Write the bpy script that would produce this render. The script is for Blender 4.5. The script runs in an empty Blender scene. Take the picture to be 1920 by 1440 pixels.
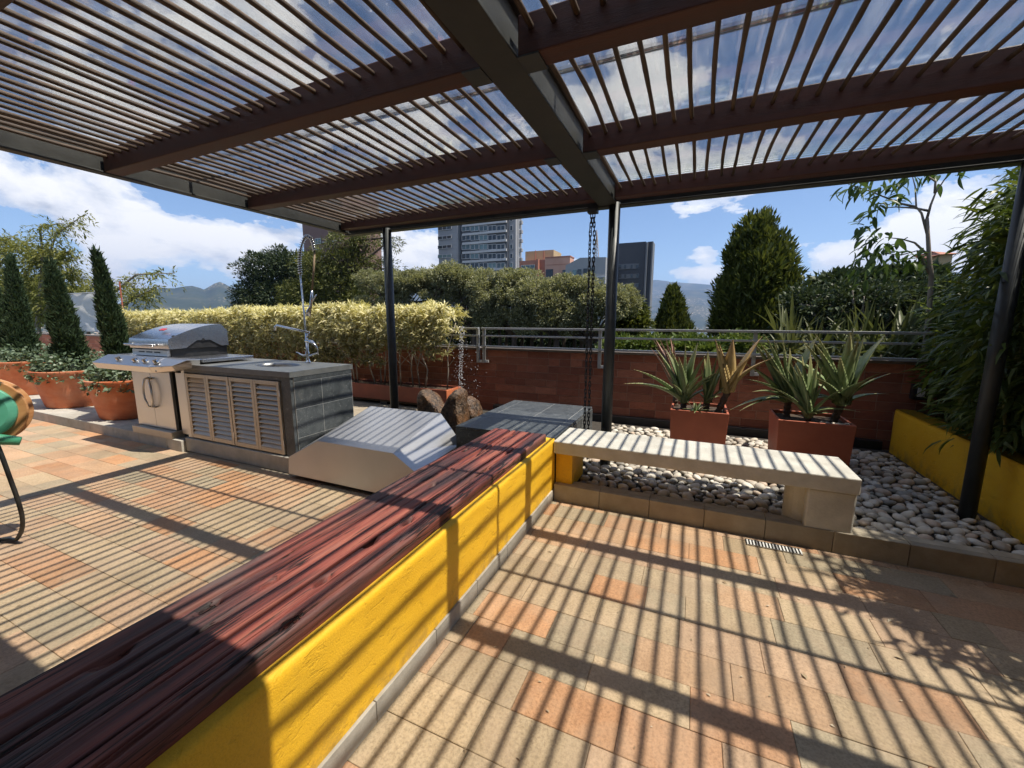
import bpy, math, random
import numpy as np
from mathutils import Vector, Matrix

random.seed(11)
RNG = np.random.default_rng(11)
S = bpy.context.scene
COL = S.collection

# ------------------------------------------------------------------ camera
H_CAM = 1.55
FPX = 765.19
RM = np.array([[0.91391649, 0.06441933, -0.40075777],
               [0.40589978, -0.14159294, 0.9028825],
               [0.00141861, -0.9878267, -0.15555192]])   # columns: right, down, forward
cam_d = bpy.data.cameras.new('camera')
cam = bpy.data.objects.new('camera', cam_d)
COL.objects.link(cam)
mw = Matrix.Identity(4)
for i in range(3):
    mw[i][0] = RM[i, 0]; mw[i][1] = -RM[i, 1]; mw[i][2] = -RM[i, 2]
mw[2][3] = H_CAM
cam.matrix_world = mw
cam_d.sensor_width = 36.0
cam_d.lens = FPX / 1920 * 36.0
cam_d.clip_start = 0.05
cam_d.clip_end = 60000
S.camera = cam


def ray(u, v):
    return RM @ np.array([u - 960.0, v - 720.0, FPX])


def onz(u, v, z=0.0):
    r = ray(u, v); t = (z - H_CAM) / r[2]
    return np.array([0, 0, H_CAM]) + t * r


def ony(u, v, y):
    r = ray(u, v)
    return np.array([0, 0, H_CAM]) + y / r[1] * r


def onx(u, v, x):
    r = ray(u, v)
    return np.array([0, 0, H_CAM]) + x / r[0] * r


# ------------------------------------------------------------------ render / view
S.render.engine = 'CYCLES'
S.cycles.use_denoising = True
S.cycles.max_bounces = 7
S.cycles.diffuse_bounces = 4
S.cycles.glossy_bounces = 3
S.cycles.transparent_max_bounces = 16
S.cycles.volume_bounces = 0
S.cycles.caustics_reflective = False
S.cycles.caustics_refractive = False
S.cycles.sample_clamp_indirect = 6.0
S.view_settings.view_transform = 'Standard'
S.view_settings.look = 'None'
S.view_settings.gamma = 1.0
S.view_settings.exposure = 0.6

# ------------------------------------------------------------------ sun and sky
SUNV = Vector((0.50, 0.04, 1.0)).normalized()
SUN_EL = math.asin(SUNV.z)
SUN_AZ = math.atan2(SUNV.x, SUNV.y)
sun_d = bpy.data.lights.new('sun', 'SUN')
sun_d.energy = 4.8
sun_d.angle = math.radians(0.53)
sun_d.color = (1.0, 0.92, 0.80)
sun = bpy.data.objects.new('sun', sun_d)
COL.objects.link(sun)
sun.rotation_euler = SUNV.to_track_quat('Z', 'Y').to_euler()
sun.location = (6, 1, 12)


class NT:
    def __init__(s, tree):
        s.t = tree
    def n(s, typ, props=None, **ins):
        nd = s.t.nodes.new(typ)
        for k, v in (props or {}).items():
            setattr(nd, k, v)
        for k, v in ins.items():
            key = int(k[1:]) if k[0] == 'i' and k[1:].isdigit() else k.replace('_', ' ')
            sock = nd.inputs[key]
            if isinstance(v, bpy.types.NodeSocket):
                s.t.links.new(v, sock)
            else:
                sock.default_value = v
        return nd
    def math(s, op, a, b=0.0, c=None, clamp=False):
        nd = s.t.nodes.new('ShaderNodeMath'); nd.operation = op; nd.use_clamp = clamp
        for i, v in enumerate((a, b, c)):
            if v is None: continue
            if isinstance(v, bpy.types.NodeSocket): s.t.links.new(v, nd.inputs[i])
            else: nd.inputs[i].default_value = v
        return nd.outputs[0]
    def vmath(s, op, a, b=None, out=0):
        nd = s.t.nodes.new('ShaderNodeVectorMath'); nd.operation = op
        for i, v in enumerate((a, b)):
            if v is None: continue
            if isinstance(v, bpy.types.NodeSocket): s.t.links.new(v, nd.inputs[i])
            else: nd.inputs[i].default_value = v
        return nd.outputs[out]
    def mix(s, f, a, b, typ='MIX'):
        nd = s.t.nodes.new('ShaderNodeMix'); nd.data_type = 'RGBA'; nd.blend_type = typ
        for i, v in ((0, f), (6, a), (7, b)):
            if isinstance(v, bpy.types.NodeSocket): s.t.links.new(v, nd.inputs[i])
            else: nd.inputs[i].default_value = (tuple(v) + (1,))[:4] if i else v
        return nd.outputs[2]
    def ramp(s, f, stops, interp='LINEAR'):
        nd = s.t.nodes.new('ShaderNodeValToRGB'); cr = nd.color_ramp; cr.interpolation = interp
        while len(cr.elements) < len(stops): cr.elements.new(0.5)
        for e, (p, c) in zip(cr.elements, stops):
            e.position = p
            e.color = (c, c, c, 1) if isinstance(c, (int, float)) else (tuple(c) + (1,))[:4]
        if isinstance(f, bpy.types.NodeSocket): s.t.links.new(f, nd.inputs[0])
        return nd.outputs[0]
    def link(s, a, b):
        s.t.links.new(a, b)


world = bpy.data.worlds.new('World')
S.world = world
world.use_nodes = True
W = NT(world.node_tree)
world.node_tree.nodes.clear()
sky = W.n('ShaderNodeTexSky', dict(sky_type='NISHITA', sun_disc=False, sun_elevation=SUN_EL,
                                  sun_rotation=SUN_AZ, altitude=1500.0, air_density=1.0,
                                  dust_density=0.1, ozone_density=3.5))
tc = W.n('ShaderNodeTexCoord').outputs['Generated']
dirn = W.vmath('NORMALIZE', tc)
sep = W.n('ShaderNodeSeparateXYZ', Vector=dirn)
el = sep.outputs[2]
# cumulus field: noise on the sky direction, flattened so that clouds have level bases
flat = W.vmath('MULTIPLY', dirn, (1.0, 1.0, 1.9))
n_big = W.n('ShaderNodeTexNoise', Vector=flat, Scale=3.3, Detail=10.0, Roughness=0.58, Distortion=0.2).outputs[0]
n_sun = W.n('ShaderNodeTexNoise', Vector=W.vmath('ADD', flat, (0.03, 0.0, 0.055)), Scale=3.3, Detail=10.0,
            Roughness=0.58, Distortion=0.2).outputs[0]
# cloud banks seen in the photograph: direction (pixel), width, weight
BANKS = [((95, 378), 0.135, .22), ((225, 430), 0.075, .2), ((430, 445), 0.16, .25), ((530, 450), 0.12, .18),
         ((780, 470), 0.12, .27), ((1085, 490), 0.06, .24), ((1285, 512), 0.10, .26), ((1325, 465), 0.055, .22),
         ((1700, 425), 0.16, .24), ((1880, 380), 0.15, .2), ((1585, 495), 0.06, .2),
         ((640, 230), 0.3, .10), ((1150, 190), 0.30, .16), ((1500, 260), 0.2, .08), ((150, 180), 0.3, .10),
         ((1300, 400), 0.14, -.2), ((1050, 430), 0.09, -.2), ((330, 350), 0.06, -.18), ((330, 520), 0.08, -.15),
         ((1480, 400), 0.12, -.15), ((60, 440), 0.07, -.12)]
acc = None
for (u, v), wd, wt in BANKS:
    d = ray(u, v); d = d / np.linalg.norm(d)
    df = W.vmath('SUBTRACT', dirn, tuple(d))
    df = W.vmath('MULTIPLY', df, (1.0, 1.0, 1.9))
    ln = W.vmath('LENGTH', df, out=1)
    g = W.math('MULTIPLY', W.math('SUBTRACT', 1.0, W.math('DIVIDE', ln, wd * 1.25), clamp=True), wt)
    acc = g if acc is None else W.math('ADD', acc, g)
n_big = W.math('ADD', W.math('MULTIPLY', n_big, 1.5), -0.25)
n_sun = W.math('ADD', W.math('MULTIPLY', n_sun, 1.5), -0.25)
acc = W.math('MULTIPLY', acc, 0.95)
dens = W.math('ADD', n_big, acc)
dens_s = W.math('ADD', n_sun, acc)
# more broken cloud overhead, clearer low down
thr = W.math('ADD', dens, W.math('MULTIPLY', W.math('SMOOTH_MIN', el, 0.7, 0.1), 0.10))
mask = W.ramp(thr, [(0.0, 0.0), (0.615, 0.0), (0.645, 0.6), (0.73, 1.0)], 'EASE')
shade = W.math('MULTIPLY', W.math('SUBTRACT', dens, dens_s), 4.2)
lit = W.math('ADD', W.math('ADD', shade, 0.60), W.math('MULTIPLY', W.math('SUBTRACT', 0.76, dens), 0.8), clamp=True)
ccol = W.ramp(lit, [(0.0, (0.44, 0.47, 0.53)), (0.45, (0.70, 0.71, 0.735)), (0.85, (0.86, 0.845, 0.82))])
skyc = W.n('ShaderNodeVectorMath', dict(operation='SCALE'), Vector=sky.outputs[0], Scale=0.108).outputs[0]
final = W.mix(mask, skyc, ccol)
bg = W.n('ShaderNodeBackground', Color=final, Strength=1.0)
wo = W.n('ShaderNodeOutputWorld', Surface=bg.outputs[0])
# ------------------------------------------------------------------ object helpers
def obj(name, mesh, parent=None, loc=None):
    o = bpy.data.objects.new(name, mesh)
    COL.objects.link(o)
    if loc is not None: o.location = loc
    if parent is not None:
        o.parent = parent
        o.matrix_parent_inverse = Matrix.Translation(-world_loc(parent))
    return o


def world_loc(o):
    p = Vector(o.location)
    # parents in this scene are only ever translated; parts keep world coordinates
    return p if o.parent is None else p


def tag(o, label=None, cat=None, group=None, kind=None):
    if label: o['label'] = label
    if cat: o['category'] = cat
    if group: o['group'] = group
    if kind: o['kind'] = kind
    return o


def thing(name, label, cat, loc=(0, 0, 0), group=None):
    o = bpy.data.objects.new(name, None)
    COL.objects.link(o)
    o.empty_display_size = 0.1
    o.location = loc
    return tag(o, label, cat, group)


class MB:
    """collects simple shapes in world coordinates and links them as one mesh object"""
    def __init__(s):
        s.v = []; s.f = []; s.m = []; s.cur = 0
    def add(s, vs, fs):
        b = len(s.v)
        s.v += [tuple(map(float, p)) for p in vs]
        s.f += [tuple(b + i for i in f) for f in fs]
        s.m += [s.cur] * len(fs)
        return s
    def box(s, x0, x1, y0, y1, z0, z1):
        v = [(x0, y0, z0), (x1, y0, z0), (x1, y1, z0), (x0, y1, z0), (x0, y0, z1), (x1, y0, z1), (x1, y1, z1), (x0, y1, z1)]
        return s.add(v, [(3, 2, 1, 0), (4, 5, 6, 7), (0, 1, 5, 4), (1, 2, 6, 5), (2, 3, 7, 6), (3, 0, 4, 7)])
    def obox(s, c, ax, ay, az):
        c, ax, ay, az = map(np.array, (c, ax, ay, az))
        v = [c + i * ax + j * ay + k * az for k in (-1, 1) for (i, j) in ((-1, -1), (1, -1), (1, 1), (-1, 1))]
        return s.add(v, [(3, 2, 1, 0), (4, 5, 6, 7), (0, 1, 5, 4), (1, 2, 6, 5), (2, 3, 7, 6), (3, 0, 4, 7)])
    def prism(s, poly, d):
        """closed polygon (3d points) extruded by vector d"""
        n = len(poly); a = [np.array(p, float) for p in poly]; b = [p + np.array(d, float) for p in a]
        fs = [tuple(range(n))[::-1], tuple(range(n, 2 * n))] + [(i, (i + 1) % n, n + (i + 1) % n, n + i) for i in range(n)]
        return s.add(a + b, fs)
    def tube(s, pts, rad, n=8, cap=True, closed=False):
        pts = [np.array(p, float) for p in pts]
        k = len(pts)
        rad = [rad] * k if np.isscalar(rad) else rad
        vs = []; fs = []
        prev = None
        for i, p in enumerate(pts):
            if closed: t = pts[(i + 1) % k] - pts[i - 1]
            else: t = pts[min(i + 1, k - 1)] - pts[max(i - 1, 0)]
            t = t / (np.linalg.norm(t) + 1e-9)
            if prev is None:
                a = np.array([0, 0, 1.0]) if abs(t[2]) < .9 else np.array([1.0, 0, 0])
                x = np.cross(a, t)
            else:
                x = prev - t * np.dot(prev, t)
            x = x / (np.linalg.norm(x) + 1e-9); prev = x
            y = np.cross(t, x)
            for j in range(n):
                an = 2 * math.pi * j / n
                vs.append(p + rad[i] * (math.cos(an) * x + math.sin(an) * y))
        for i in range(k if closed else k - 1):
            i2 = (i + 1) % k
            for j in range(n):
                fs.append((i * n + j, i * n + (j + 1) % n, i2 * n + (j + 1) % n, i2 * n + j))
        if cap and not closed:
            fs.append(tuple(range(n))[::-1]); fs.append(tuple((k - 1) * n + j for j in range(n)))
        return s.add(vs, fs)
    def lathe(s, c, prof, n=32, cap0=True, cap1=False):
        vs = []; fs = []
        for r, z in prof:
            for j in range(n):
                a = 2 * math.pi * j / n
                vs.append((c[0] + r * math.cos(a), c[1] + r * math.sin(a), c[2] + z))
        for i in range(len(prof) - 1):
            for j in range(n):
                fs.append((i * n + j, i * n + (j + 1) % n, (i + 1) * n + (j + 1) % n, (i + 1) * n + j))
        if cap0: fs.append(tuple(range(n))[::-1])
        if cap1: fs.append(tuple((len(prof) - 1) * n + j for j in range(n)))
        return s.add(vs, fs)
    def mesh(s, name, mats, smooth=False):
        me = bpy.data.meshes.new(name)
        me.from_pydata(s.v, [], s.f)
        for m in (mats if isinstance(mats, (list, tuple)) else [mats]): me.materials.append(m)
        if any(s.m): me.polygons.foreach_set('material_index', s.m)
        if smooth: me.polygons.foreach_set('use_smooth', [True] * len(me.polygons))
        me.validate(); me.update()
        return me
    def build(s, name, mats, parent=None, smooth=False, bevel=0.0, seg=2, loc=None):
        o = obj(name, s.mesh(name, mats, smooth), parent, loc)
        if bevel:
            b = o.modifiers.new('bevel', 'BEVEL'); b.width = bevel; b.segments = seg
            b.limit_method = 'ANGLE'; b.angle_limit = math.radians(40); b.harden_normals = False
        return o


def np_mesh(name, V, F, mats, midx=None, smooth=False):
    """V (n,3); F (m,k) all faces with k corners"""
    me = bpy.data.meshes.new(name)
    V = np.ascontiguousarray(V, np.float32); F = np.ascontiguousarray(F, np.int32)
    m, k = F.shape
    me.vertices.add(len(V)); me.vertices.foreach_set('co', V.ravel())
    me.loops.add(m * k); me.loops.foreach_set('vertex_index', F.ravel())
    me.polygons.add(m)
    me.polygons.foreach_set('loop_start', np.arange(0, m * k, k, dtype=np.int32))
    me.polygons.foreach_set('loop_total', np.full(m, k, np.int32))
    for mt in (mats if isinstance(mats, (list, tuple)) else [mats]): me.materials.append(mt)
    if midx is not None: me.polygons.foreach_set('material_index', np.ascontiguousarray(midx, np.int32))
    if smooth: me.polygons.foreach_set('use_smooth', np.ones(m, bool))
    me.update(calc_edges=True)
    return me


def unit(a):
    return a / (np.linalg.norm(a, axis=-1, keepdims=True) + 1e-9)


def frames(d, n):
    """leaf frames: y along d, z near n -> (N,3,3) with columns x,y,z"""
    y = unit(d); x = unit(np.cross(y, n)); z = np.cross(x, y)
    return np.stack([x, y, z], axis=-1)


def scatter(name, tv, tf, pos, fr, sc, mats, midx=None, smooth=False):
    tv = np.array(tv, float); tf = np.array(tf, int)
    n = len(pos)
    sc = np.asarray(sc, float)
    if sc.ndim == 1: sc = np.repeat(sc[:, None], 3, 1)
    loc = tv[None] * sc[:, None, :]
    V = np.einsum('nij,nkj->nki', fr, loc) + np.asarray(pos)[:, None, :]
    F = tf[None] + (np.arange(n) * len(tv))[:, None, None]
    mi = None if midx is None else np.repeat(midx, len(tf))
    return np_mesh(name, V.reshape(-1, 3), F.reshape(-1, tf.shape[1]), mats, mi, smooth)


LEAF_V = [(0, 0, 0), (-.5, .42, .10), (0, .48, 0), (.5, .42, .10), (0, 1, -.16)]
LEAF_F = [(0, 2, 1), (0, 3, 2), (1, 2, 4), (2, 3, 4)]
BLADE_V = [(-.25, 0, 0), (.25, 0, 0), (-.5, .35, .04), (.5, .35, .04), (-.38, .7, -.03), (.38, .7, -.03), (0, 1, -.2), (0.01, 1, -.2)]
BLADE_F = [(0, 1, 3, 2), (2, 3, 5, 4), (4, 5, 7, 6)]
DIA_V = [(0, 0, 0), (.5, .5, .05), (0, 1, 0), (-.5, .5, .05)]
DIA_F = [(0, 1, 2, 3)]


def rdir(n, up=0.0):
    d = RNG.normal(size=(n, 3)); d[:, 2] += up
    return unit(d)


def hash3(i, j, k, seed):
    h = (i * 374761393 + j * 668265263 + k * 2147483647 + seed * 1274126177) & 0xffffffff
    h = ((h ^ (h >> 13)) * 1274126177) & 0xffffffff
    return ((h ^ (h >> 16)) & 0xffff) / 65535.0


def vnoise(P, seed=0):
    P = np.asarray(P, float)
    I = np.floor(P).astype(np.int64); f = P - I; f = f * f * (3 - 2 * f)
    r = 0
    for a in (0, 1):
        for b in (0, 1):
            for c in (0, 1):
                w = (f[..., 0] if a else 1 - f[..., 0]) * (f[..., 1] if b else 1 - f[..., 1]) * (f[..., 2] if c else 1 - f[..., 2])
                r = r + w * hash3(I[..., 0] + a, I[..., 1] + b, I[..., 2] + c, seed)
    return r


def fbm(P, oct=4, seed=0, lac=2.03, gain=0.5):
    r = 0; a = 1; t = 0; P = np.asarray(P, float)
    for o in range(oct):
        r = r + a * vnoise(P, seed + o * 17); t += a; a *= gain; P = P * lac
    return r / t


def grid_faces(nx, ny):
    i = np.arange(nx - 1); j = np.arange(ny - 1)
    I, J = np.meshgrid(i, j, indexing='ij')
    a = I * ny + J
    return np.stack([a, a + ny, a + ny + 1, a + 1], -1).reshape(-1, 4)


# ------------------------------------------------------------------ materials
def new_mat(name):
    m = bpy.data.materials.new(name); m.use_nodes = True
    m.node_tree.nodes.clear()
    return m, NT(m.node_tree)


def finish(m, T, shader):
    T.n('ShaderNodeOutputMaterial', Surface=shader)
    return m


def coords(T, kind='P', stretch=(1, 1, 1)):
    if kind == 'P': c = T.n('ShaderNodeNewGeometry').outputs['Position']
    else: c = T.n('ShaderNodeTexCoord').outputs['Object']
    if stretch != (1, 1, 1): c = T.vmath('MULTIPLY', c, stretch)
    return c


def pmat(name, c1, c2, scale=8, rough=0.6, metal=0.0, bump=0.0, bscale=None, stretch=(1, 1, 1), detail=7, dirt=None,
         dscale=1.3, damt=0.5, rnd=0.0, spec=0.5, contrast=(0.3, 0.7), rvar=0.12, coat=0.0, isl=0.0):
    m, T = new_mat(name)
    P = coords(T, 'P', stretch)
    n = T.n('ShaderNodeTexNoise', Vector=P, Scale=scale, Detail=detail, Roughness=0.6).outputs[0]
    col = T.ramp(n, [(contrast[0], c1), (contrast[1], c2)])
    if dirt:
        dn = T.n('ShaderNodeTexNoise', Vector=coords(T), Scale=dscale, Detail=6.0, Roughness=0.65).outputs[0]
        col = T.mix(T.math('MULTIPLY', T.ramp(dn, [(0.45, 0.0), (0.7, 1.0)]), damt), col, dirt)
    if rnd or isl:
        r = T.n('ShaderNodeObjectInfo').outputs['Random'] if rnd else T.n('ShaderNodeNewGeometry').outputs['Random Per Island']
        k = rnd or isl
        v = T.math('ADD', T.math('MULTIPLY', r, 2 * k), 1 - k)
        col = T.n('ShaderNodeHueSaturation', Color=col, Value=v).outputs[0]
    rg = T.math('ADD', T.math('MULTIPLY', n, rvar * 2), rough - rvar)
    b = T.n('ShaderNodeBsdfPrincipled', Base_Color=col, Roughness=rg, Metallic=metal)
    b.inputs['Specular IOR Level'].default_value = spec
    if coat: b.inputs['Coat Weight'].default_value = coat
    if bump:
        bn = T.n('ShaderNodeTexNoise', Vector=P, Scale=bscale or scale * 3, Detail=6.0, Roughness=0.62).outputs[0]
        bp = T.n('ShaderNodeBump', Height=bn, Strength=min(1.0, bump), Distance=0.02)
        T.link(bp.outputs[0], b.inputs['Normal'])
    return finish(m, T, b.outputs[0])


def leafmat(name, stops, trans=0.35, rough=0.45, tint=(1.0, 1.0, 0.55), spec=0.2):
    m, T = new_mat(name)
    g = T.n('ShaderNodeNewGeometry')
    r = g.outputs['Random Per Island']
    n = T.n('ShaderNodeTexNoise', Vector=g.outputs['Position'], Scale=1.1, Detail=3.0).outputs[0]
    f = T.math('ADD', T.math('MULTIPLY', r, 0.65), T.math('MULTIPLY', n, 0.38))
    col = T.ramp(f, stops)
    b = T.n('ShaderNodeBsdfPrincipled', Base_Color=col, Roughness=rough)
    b.inputs['Specular IOR Level'].default_value = spec
    tl = T.n('ShaderNodeBsdfTranslucent', Color=T.mix(1.0, col, tint, 'MULTIPLY'))
    mx = T.n('ShaderNodeMixShader', i0=trans, i1=b.outputs[0], i2=tl.outputs[0])
    return finish(m, T, mx.outputs[0])


M = {}
M['concrete'] = pmat('concrete', (.36, .34, .29), (.50, .47, .41), 9, .8, bump=.25, bscale=60, dirt=(.22, .20, .16), damt=.55)
M['bench'] = pmat('bench_concrete', (.50, .48, .42), (.66, .63, .56), 7, .75, bump=.22, bscale=70, dirt=(.33, .30, .25), damt=.5, dscale=3)
M['kerb'] = pmat('kerb_tile', (.30, .25, .18), (.42, .36, .27), 8, .7, bump=.2, bscale=50, dirt=(.16, .14, .10), damt=.6, rnd=.12)
M['skirt'] = pmat('skirting_tile', (.33, .31, .27), (.47, .44, .38), 12, .7, bump=.2, bscale=50, dirt=(.2, .18, .15), damt=.5, rnd=.1)
M['grout'] = pmat('floor_grout', (.26, .21, .15), (.34, .28, .20), 20, .9)
TILE = [((0.416, 0.262, 0.152), (0.53, 0.349, 0.213)), ((0.426, 0.238, 0.131), (0.53, 0.31, 0.178)), ((0.364, 0.276, 0.174), (0.468, 0.364, 0.239)), ((0.322, 0.262, 0.174), (0.416, 0.344, 0.235)), ((0.416, 0.276, 0.174), (0.52, 0.359, 0.235)), ((0.385, 0.286, 0.174), (0.489, 0.373, 0.239)), ((0.426, 0.223, 0.113), (0.52, 0.291, 0.152))]
M['tile'] = []
for i, (a, b) in enumerate(TILE):
    m, T = new_mat('floor_tile_stone')
    P = coords(T)
    n = T.n('ShaderNodeTexNoise', Vector=P, Scale=5.0, Detail=8.0, Roughness=.65, Distortion=.4).outputs[0]
    fine = T.n('ShaderNodeTexNoise', Vector=P, Scale=75.0, Detail=5.0, Roughness=.75).outputs[0]
    col = T.ramp(n, [(.3, a), (.7, b)])
    col = T.mix(T.ramp(fine, [(.40, .5), (.52, 0.0)]), col, tuple(x * .52 for x in a))
    col = T.mix(T.ramp(fine, [(.58, 0.0), (.70, .55)]), col, tuple(min(.8, x * 1.35) for x in b))
    st = T.n('ShaderNodeTexNoise', Vector=P, Scale=1.6, Detail=7.0, Roughness=.68).outputs[0]
    col = T.mix(T.ramp(st, [(.48, 0.0), (.72, .62)]), col, (.22, .16, .105))
    blend = T.n('ShaderNodeTexNoise', Vector=P, Scale=3.2, Detail=6.0, Roughness=.6, Distortion=.8).outputs[0]
    col = T.mix(T.ramp(blend, [(.45, 0.0), (.70, .45)]), col, (.47, .34, .23))
    rd = T.n('ShaderNodeObjectInfo').outputs['Random']
    ri = T.n('ShaderNodeNewGeometry').outputs['Random Per Island']
    v = T.math('ADD', T.math('MULTIPLY', T.math('FRACT', T.math('ADD', rd, ri)), .24), .88)
    col = T.n('ShaderNodeHueSaturation', Color=col, Value=v).outputs[0]
    bs = T.n('ShaderNodeBsdfPrincipled', Base_Color=col, Roughness=.62)
    bs.inputs['Specular IOR Level'].default_value = .35
    wv = T.n('ShaderNodeTexNoise', Vector=P, Scale=22.0, Detail=8.0, Roughness=.72).outputs[0]
    bp = T.n('ShaderNodeBump', Height=wv, Strength=.5, Distance=.014)
    T.link(bp.outputs[0], bs.inputs['Normal'])
    M['tile'].append(finish(m, T, bs.outputs[0]))
# yellow painted stucco
m, T = new_mat('yellow_stucco')
P = coords(T)
Ps = T.vmath('MULTIPLY', P, (1, .55, 1))
n = T.n('ShaderNodeTexNoise', Vector=Ps, Scale=3.0, Detail=7.0, Roughness=.62).outputs[0]
ns = T.n('ShaderNodeTexNoise', Vector=T.vmath('MULTIPLY', P, (1, .45, 1.0)), Scale=24.0, Detail=7.0, Roughness=.66, Distortion=.6).outputs[0]
col = T.ramp(n, [(.3, (.78, .42, .018)), (.55, (.86, .50, .026)), (.75, (.80, .46, .034))])
fg = T.n('ShaderNodeTexNoise', Vector=P, Scale=140.0, Detail=5.0, Roughness=.7).outputs[0]
col = T.mix(T.ramp(fg, [(.36, .32), (.52, 0.0)]), col, (.58, .31, .02))
zz_ = T.n('ShaderNodeSeparateXYZ', Vector=P).outputs[2]
spl = T.n('ShaderNodeTexNoise', Vector=P, Scale=9.0, Detail=6.0, Roughness=.7).outputs[0]
spl = T.math('MULTIPLY', T.ramp(spl, [(.45, 0.0), (.62, 1.0)]), T.ramp(zz_, [(.10, .6), (.22, 0.0)]))
col = T.mix(spl, col, (.24, .15, .06))
scr = T.ramp(ns, [(.30, 1.0), (.40, 0.0)])
col = T.mix(T.math('MULTIPLY', scr, .35), col, (.50, .27, .012))
stn = T.n('ShaderNodeTexNoise', Vector=T.vmath('MULTIPLY', P, (1, 1.6, .8)), Scale=2.2, Detail=6.0, Roughness=.7).outputs[0]
col = T.mix(T.ramp(stn, [(.58, 0.0), (.80, .45)]), col, (.36, .22, .05))
b = T.n('ShaderNodeBsdfPrincipled', Base_Color=col, Roughness=.55)
b.inputs['Specular IOR Level'].default_value = .35
hs = T.math('ADD', T.math('ADD', T.math('MULTIPLY', T.ramp(ns, [(.28, 0.0), (.46, 1.0)]), .7), T.math('MULTIPLY', n, .8)), T.math('MULTIPLY', fg, .35))
bp = T.n('ShaderNodeBump', Height=hs, Strength=.42, Distance=.016)
T.link(bp.outputs[0], b.inputs['Normal'])
M['yellow'] = finish(m, T, b.outputs[0])
# old railway-sleeper timber
m, T = new_mat('sleeper_timber')
P = coords(T)
warp = T.n('ShaderNodeTexNoise', Vector=T.vmath('MULTIPLY', P, (3, .8, 3)), Scale=1.2, Detail=3.0)
Pw = T.vmath('ADD', P, T.vmath('MULTIPLY', warp.outputs['Color'], (.018, .018, .018)))
g1 = T.n('ShaderNodeTexNoise', Vector=T.vmath('MULTIPLY', Pw, (13, .62, 8)), Scale=1.0, Detail=7.0, Roughness=.66, Distortion=.12).outputs[0]
g2 = T.n('ShaderNodeTexNoise', Vector=T.vmath('MULTIPLY', Pw, (70, 1.6, 70)), Scale=1.0, Detail=5.0, Roughness=.65).outputs[0]
g3 = T.n('ShaderNodeTexNoise', Vector=T.vmath('MULTIPLY', P, (4, 1.1, 4)), Scale=1.0, Detail=4.0).outputs[0]
col = T.ramp(g1, [(.32, (.026, .015, .015)), (.42, (.10, .026, .022)), (.50, (.25, .062, .046)), (.58, (.33, .105, .07)), (.70, (.12, .038, .034))])
col = T.mix(T.ramp(g3, [(.45, 0.0), (.62, .75)]), col, (.045, .034, .036))
col = T.mix(T.ramp(g2, [(.36, .85), (.44, 0.0)]), col, (.012, .008, .007))
col = T.mix(T.ramp(g2, [(.60, 0.0), (.76, .30)]), col, (.42, .26, .19))
cw = T.n('ShaderNodeTexNoise', Vector=T.vmath('MULTIPLY', Pw, (7, .42, 7)), Scale=1.0, Detail=5.0, Roughness=.6, Distortion=.1).outputs[0]
ck = T.math('ABSOLUTE', T.math('SUBTRACT', T.math('FRACT', T.math('MULTIPLY', cw, 5.0)), .5))
crack = T.ramp(ck, [(.0, 1.0), (.035, 1.0), (.07, 0.0)])
pat = T.n('ShaderNodeTexNoise', Vector=T.vmath('MULTIPLY', P, (6, 1.6, 6)), Scale=1.0, Detail=5.0, Roughness=.65).outputs[0]
col = T.mix(T.ramp(pat, [(.56, 0.0), (.70, .55)]), col, (.20, .155, .14))
crack = T.math('MULTIPLY', crack, T.ramp(pat, [(.40, 0.0), (.52, 1.0)]))
col = T.mix(T.math('MULTIPLY', crack, .92), col, (.008, .006, .006))
b = T.n('ShaderNodeBsdfPrincipled', Base_Color=col, Roughness=T.math('ADD', T.math('MULTIPLY', g1, .35), .42))
b.inputs['Specular IOR Level'].default_value = .4
bp = T.n('ShaderNodeBump', Height=T.math('SUBTRACT', T.math('ADD', T.math('MULTIPLY', g2, .7), T.math('MULTIPLY', g1, .3)), T.math('MULTIPLY', crack, .9)), Strength=.7, Distance=.008)
T.link(bp.outputs[0], b.inputs['Normal'])
M['timber'] = finish(m, T, b.outputs[0])
M['slat'] = pmat('slat_wood', (.050, .033, .024), (.125, .084, .058), 3, .65, bump=.3, bscale=30, stretch=(12, 1, 12), rnd=.25)
M['rafter'] = pmat('rafter_wood', (.042, .014, .010), (.085, .028, .018), 3, .55, bump=.2, bscale=30, stretch=(1, 10, 10), rnd=.15)
M['steel_dark'] = pmat('dark_painted_steel', (.028, .032, .034), (.048, .052, .053), 10, .5, bump=.04, dirt=(.09, .085, .08), damt=.35)
M['steel_beam'] = pmat('steel_beam_paint', (.022, .023, .023), (.042, .044, .042), 6, .55, bump=.06, dirt=(.085, .08, .07), damt=.4)
M['post'] = pmat('post_paint', (.020, .025, .028), (.034, .040, .043), 10, .46, bump=.03, spec=.45)
M['rail'] = pmat('rail_steel', (.36, .36, .35), (.46, .46, .44), 10, .4, metal=.35, bump=.04)
M['railw'] = pmat('rail_tab', (.60, .60, .58), (.70, .70, .68), 10, .5)
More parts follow.
